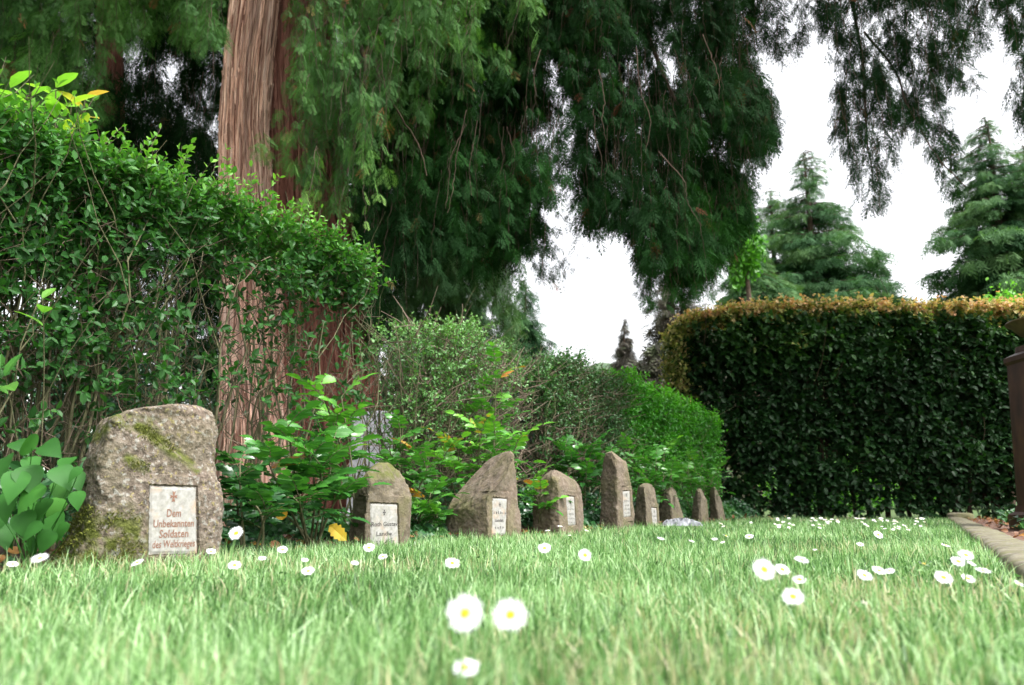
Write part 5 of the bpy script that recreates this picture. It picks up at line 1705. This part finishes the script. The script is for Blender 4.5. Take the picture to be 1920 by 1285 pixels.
# ------------------------------------------------------------------ background conifers
def conifer(px, pytop, Y, half_px, label, mat, seed, nbr=170, lod=2, spray=.55, droop=.35, zb=1.5, dens=1.0, tint=.5, profile=1.0, cat='tree', name='conifer_tree', dead=0):
    rng = np.random.default_rng(seed)
    top = at(px, pytop, Y)
    b0 = np.array([top[0], top[1], 0])
    Ht = top[2]
    Rb = half_px / FPX * Y * 1.05
    root = thing(name, label, cat, tuple(b0), 'conifers beyond the hedges')
    tb, fb, bb = Batch(), Batch(), Batch()
    ts = np.linspace(0, 1, 12)
    tb.tubes(np.stack([b0[0] + .1 * np.sin(ts * 5 + seed), b0[1] + ts * 0, -.1 + ts * Ht * .985], -1), .02 * Ht * (1 - ts) ** .8 + .02, 10)
    build('trunk', tb, M['bark_dark'], root, smooth=True)
    f = np.sort(rng.uniform(0, 1, nbr) ** .85)
    z = zb + (Ht - zb) * f
    az = rng.uniform(0, 2 * np.pi, nbr)
    R = Rb * (1 - f) ** profile * (.55 + .75 * rng.uniform(0, 1, nbr) ** 1.5) * (.8 + .45 * vnoise(np.stack([np.cos(az) * 1.5, np.sin(az) * 1.5, z * .5], -1), 1, seed)) + .08
    n = 8
    t = np.linspace(0, 1, n)
    dirs = np.stack([np.cos(az), np.sin(az), np.zeros(nbr)], -1)
    P = np.zeros((nbr, n, 3))
    for k in range(n):
        P[:, k] = b0 + dirs * (R * t[k])[:, None]
        P[:, k, 2] = z + R * (.18 * t[k] - droop * t[k] ** 1.6 + .12 * t[k] ** 4)
    bb.tubes(P, np.linspace(.022, .005, n) * (Ht / 14), 4)
    SS, DD, TT = [], [], []
    for i in range(nbr):
        m = max(4, int(R[i] / spray * 17 * dens))
        u = rng.uniform(.12, 1, m)
        p = np.stack([np.interp(u, t, P[i, :, c]) for c in range(3)], -1)
        sd = np.array([-math.sin(az[i]), math.cos(az[i]), 0])
        p = p + sd * (rng.normal(0, .10, m) * R[i])[:, None] + np.array([0, 0, -1]) * np.abs(rng.normal(0, .06 * spray * 3, m))[:, None]
        d = dirs[i] * rng.uniform(.3, 1, m)[:, None] + sd * rng.normal(0, .7, m)[:, None] + np.array([0, 0, -1.]) * rng.uniform(.1, .9, m)[:, None]
        SS.append(p); DD.append(d); TT.append(tint + rng.normal(0, .2) + .35 * (u - .6))
    S, D, T = np.concatenate(SS), np.concatenate(DD), np.concatenate(TT)
    # leader
    k = 26
    S = np.vstack([S, b0 + np.stack([rng.normal(0, .04, k), rng.normal(0, .04, k), Ht - rng.uniform(.1, 1.6, k)], -1)])
    D = np.vstack([D, nrm(rng.normal(0, .6, (k, 3)) + np.array([0, 0, .8]))]); T = np.append(T, np.full(k, tint))
    sz = spray * rng.uniform(.7, 1.35, len(S)) * np.clip(.22 + 2.0 * (Ht - S[:, 2]) / Ht, .25, 1)
    w_ = rng.integers(0, 4, len(S))
    for v in range(4):
        q = w_ == v
        fb.scatter(*SPRAY[lod][v], axes(D[q], np.array([0, 0, 1.]) + rng.normal(0, .5, D[q].shape), sz[q], 1.2), S[q], np.clip(T[q] + rng.normal(0, .1, q.sum()), 0, 1))
    build('branches', bb, M['bark_dark'], root)
    build('crown', fb, mat, root)
    return root
conifer(1510, 278, 34, 225, 'large green fir above the middle of the copper topped hedge', M['fir'], 201, 330, droop=.45, zb=1.0, tint=.5, profile=.68)
conifer(1445, 352, 38, 200, 'slimmer fir just left of the large one above the hedge', M['fir'], 202, 260, droop=.5, zb=1.0, tint=.55, profile=.55)
conifer(1640, 460, 42, 105, 'shorter pointed fir right of the large one, against the sky', M['fir'], 203, 190, droop=.4, zb=1.0, tint=.42, profile=.75)
conifer(1845, 220, 30, 205, 'tall spruce at the right with a narrow ragged top', M['fir'], 204, 360, droop=.5, zb=1.0, tint=.5, profile=.6)
conifer(1915, 262, 33, 190, 'spruce at the right picture edge, half behind the tall ragged one', M['fir'], 205, 220, droop=.45, zb=1.0, tint=.4, profile=.8)
conifer(1405, 430, 30, 150, 'drooping grey green cypress behind the left end of the dark hedge', M['fir'], 206, 320, droop=.9, zb=1.0, tint=.65, profile=.55)
conifer(1560, 455, 46, 150, 'broad fir filling the background between the large and the shorter pointed fir', M['fir'], 210, 260, droop=.5, zb=1.0, tint=.6, profile=.6)
conifer(1262, 500, 26, 95, 'brownish thinning spruce beside the hedge corner', M['spruce_brown'], 207, 240, droop=.4, zb=.6, tint=.35, profile=.6)
conifer(1172, 596, 40, 44, 'small lone brown spire in the open sky above the green hedge', M['spruce_brown'], 208, 300, spray=.5, dens=1.3, droop=.3, zb=.6, tint=.35, profile=.8)
conifer(985, 520, 30, 60, 'bluish spruce edge showing behind the straggly shrub', M['fir'], 209, 160, droop=.5, zb=.6, tint=.15, profile=.45)

# bright deciduous crown behind the hanging sprays
def leafy_tree(px, pytop, Y, half_px, hpx, label, mat, seed, leaf=.16, n=5200, tint=.5, name='broadleaf_tree', cat='tree', trunk_r=.18):
    rng = np.random.default_rng(seed)
    top = at(px, pytop, Y); bot = at(px, pytop + hpx, Y)
    c = (top + bot) / 2; rz = (top[2] - bot[2]) / 2; rx = half_px / FPX * Y
    root = thing(name, label, cat, (c[0], c[1], 0))
    tb, fb = Batch(), Batch()
    ts = np.linspace(0, 1, 8)
    tb.tubes(np.stack([c[0] + .15 * np.sin(ts * 3), c[1] + ts * 0, -.1 + ts * (c[2] + rz * .5)], -1), trunk_r * (1 - .7 * ts), 9)
    nc = 34
    v = nrm(rng.normal(0, 1, (nc, 3))) * rng.uniform(.35, .95, nc)[:, None]
    cc = c + v * np.array([rx, rx, rz])
    for q in cc:
        ts_ = np.linspace(0, 1, 5)[:, None]
        s0 = np.array([c[0], c[1], c[2] - rz * .4])
        tb.tubes(s0 * (1 - ts_) + q * ts_ + np.array([0, 0, .1 * rz]) * np.sin(ts_ * 3.14), np.linspace(.3, .08, 5) * trunk_r, 4)
    build('trunk', tb, M['bark_dark'], root, smooth=True)
    i = rng.integers(0, nc, n)
    P = cc[i] + rng.normal(0, 1, (n, 3)) * np.array([rx, rx, rz]) * .17
    D = nrm(rng.normal(0, 1, P.shape) + np.array([0, 0, -.4]))
    fb.scatter(*OVAL, axes(D, np.array([0, 0, 1.]) + rng.normal(0, .5, D.shape), leaf * rng.uniform(.6, 1.2, n), 1.3), P, np.clip(tint + rng.normal(0, .14, n) + .3 * (vnoise(P, .6, seed) - .5), 0, 1))
    build('crown', fb, mat, root)
leafy_tree(1392, 385, 27, 34, 150, 'bright green broadleaf tree between the hanging sprays and the firs', M['decid'], 301, .20, 3600, .35)
leafy_tree(1855, 560, 13, 60, 150, 'fresh green round bush showing over the right end of the dark hedge', M['decid'], 302, .07, 5200, .7, 'round_bush', 'shrub', .05)
leafy_tree(1930, 538, 12.5, 75, 150, 'fresh green bush behind the hedge at the right picture edge', M['decid'], 303, .07, 6000, .75, 'round_bush', 'shrub', .05)
leafy_tree(1545, 868, 11.0, 150, 90, 'added low yellow green bush standing in for sunlit grass through the foot of the dark hedge', M['decid'], 307, .06, 5000, .7, 'round_bush', 'shrub', .03)  # bush added in place of the sunlit green behind the hedge
# shaded shrubs filling the ground behind the hedge line on the left
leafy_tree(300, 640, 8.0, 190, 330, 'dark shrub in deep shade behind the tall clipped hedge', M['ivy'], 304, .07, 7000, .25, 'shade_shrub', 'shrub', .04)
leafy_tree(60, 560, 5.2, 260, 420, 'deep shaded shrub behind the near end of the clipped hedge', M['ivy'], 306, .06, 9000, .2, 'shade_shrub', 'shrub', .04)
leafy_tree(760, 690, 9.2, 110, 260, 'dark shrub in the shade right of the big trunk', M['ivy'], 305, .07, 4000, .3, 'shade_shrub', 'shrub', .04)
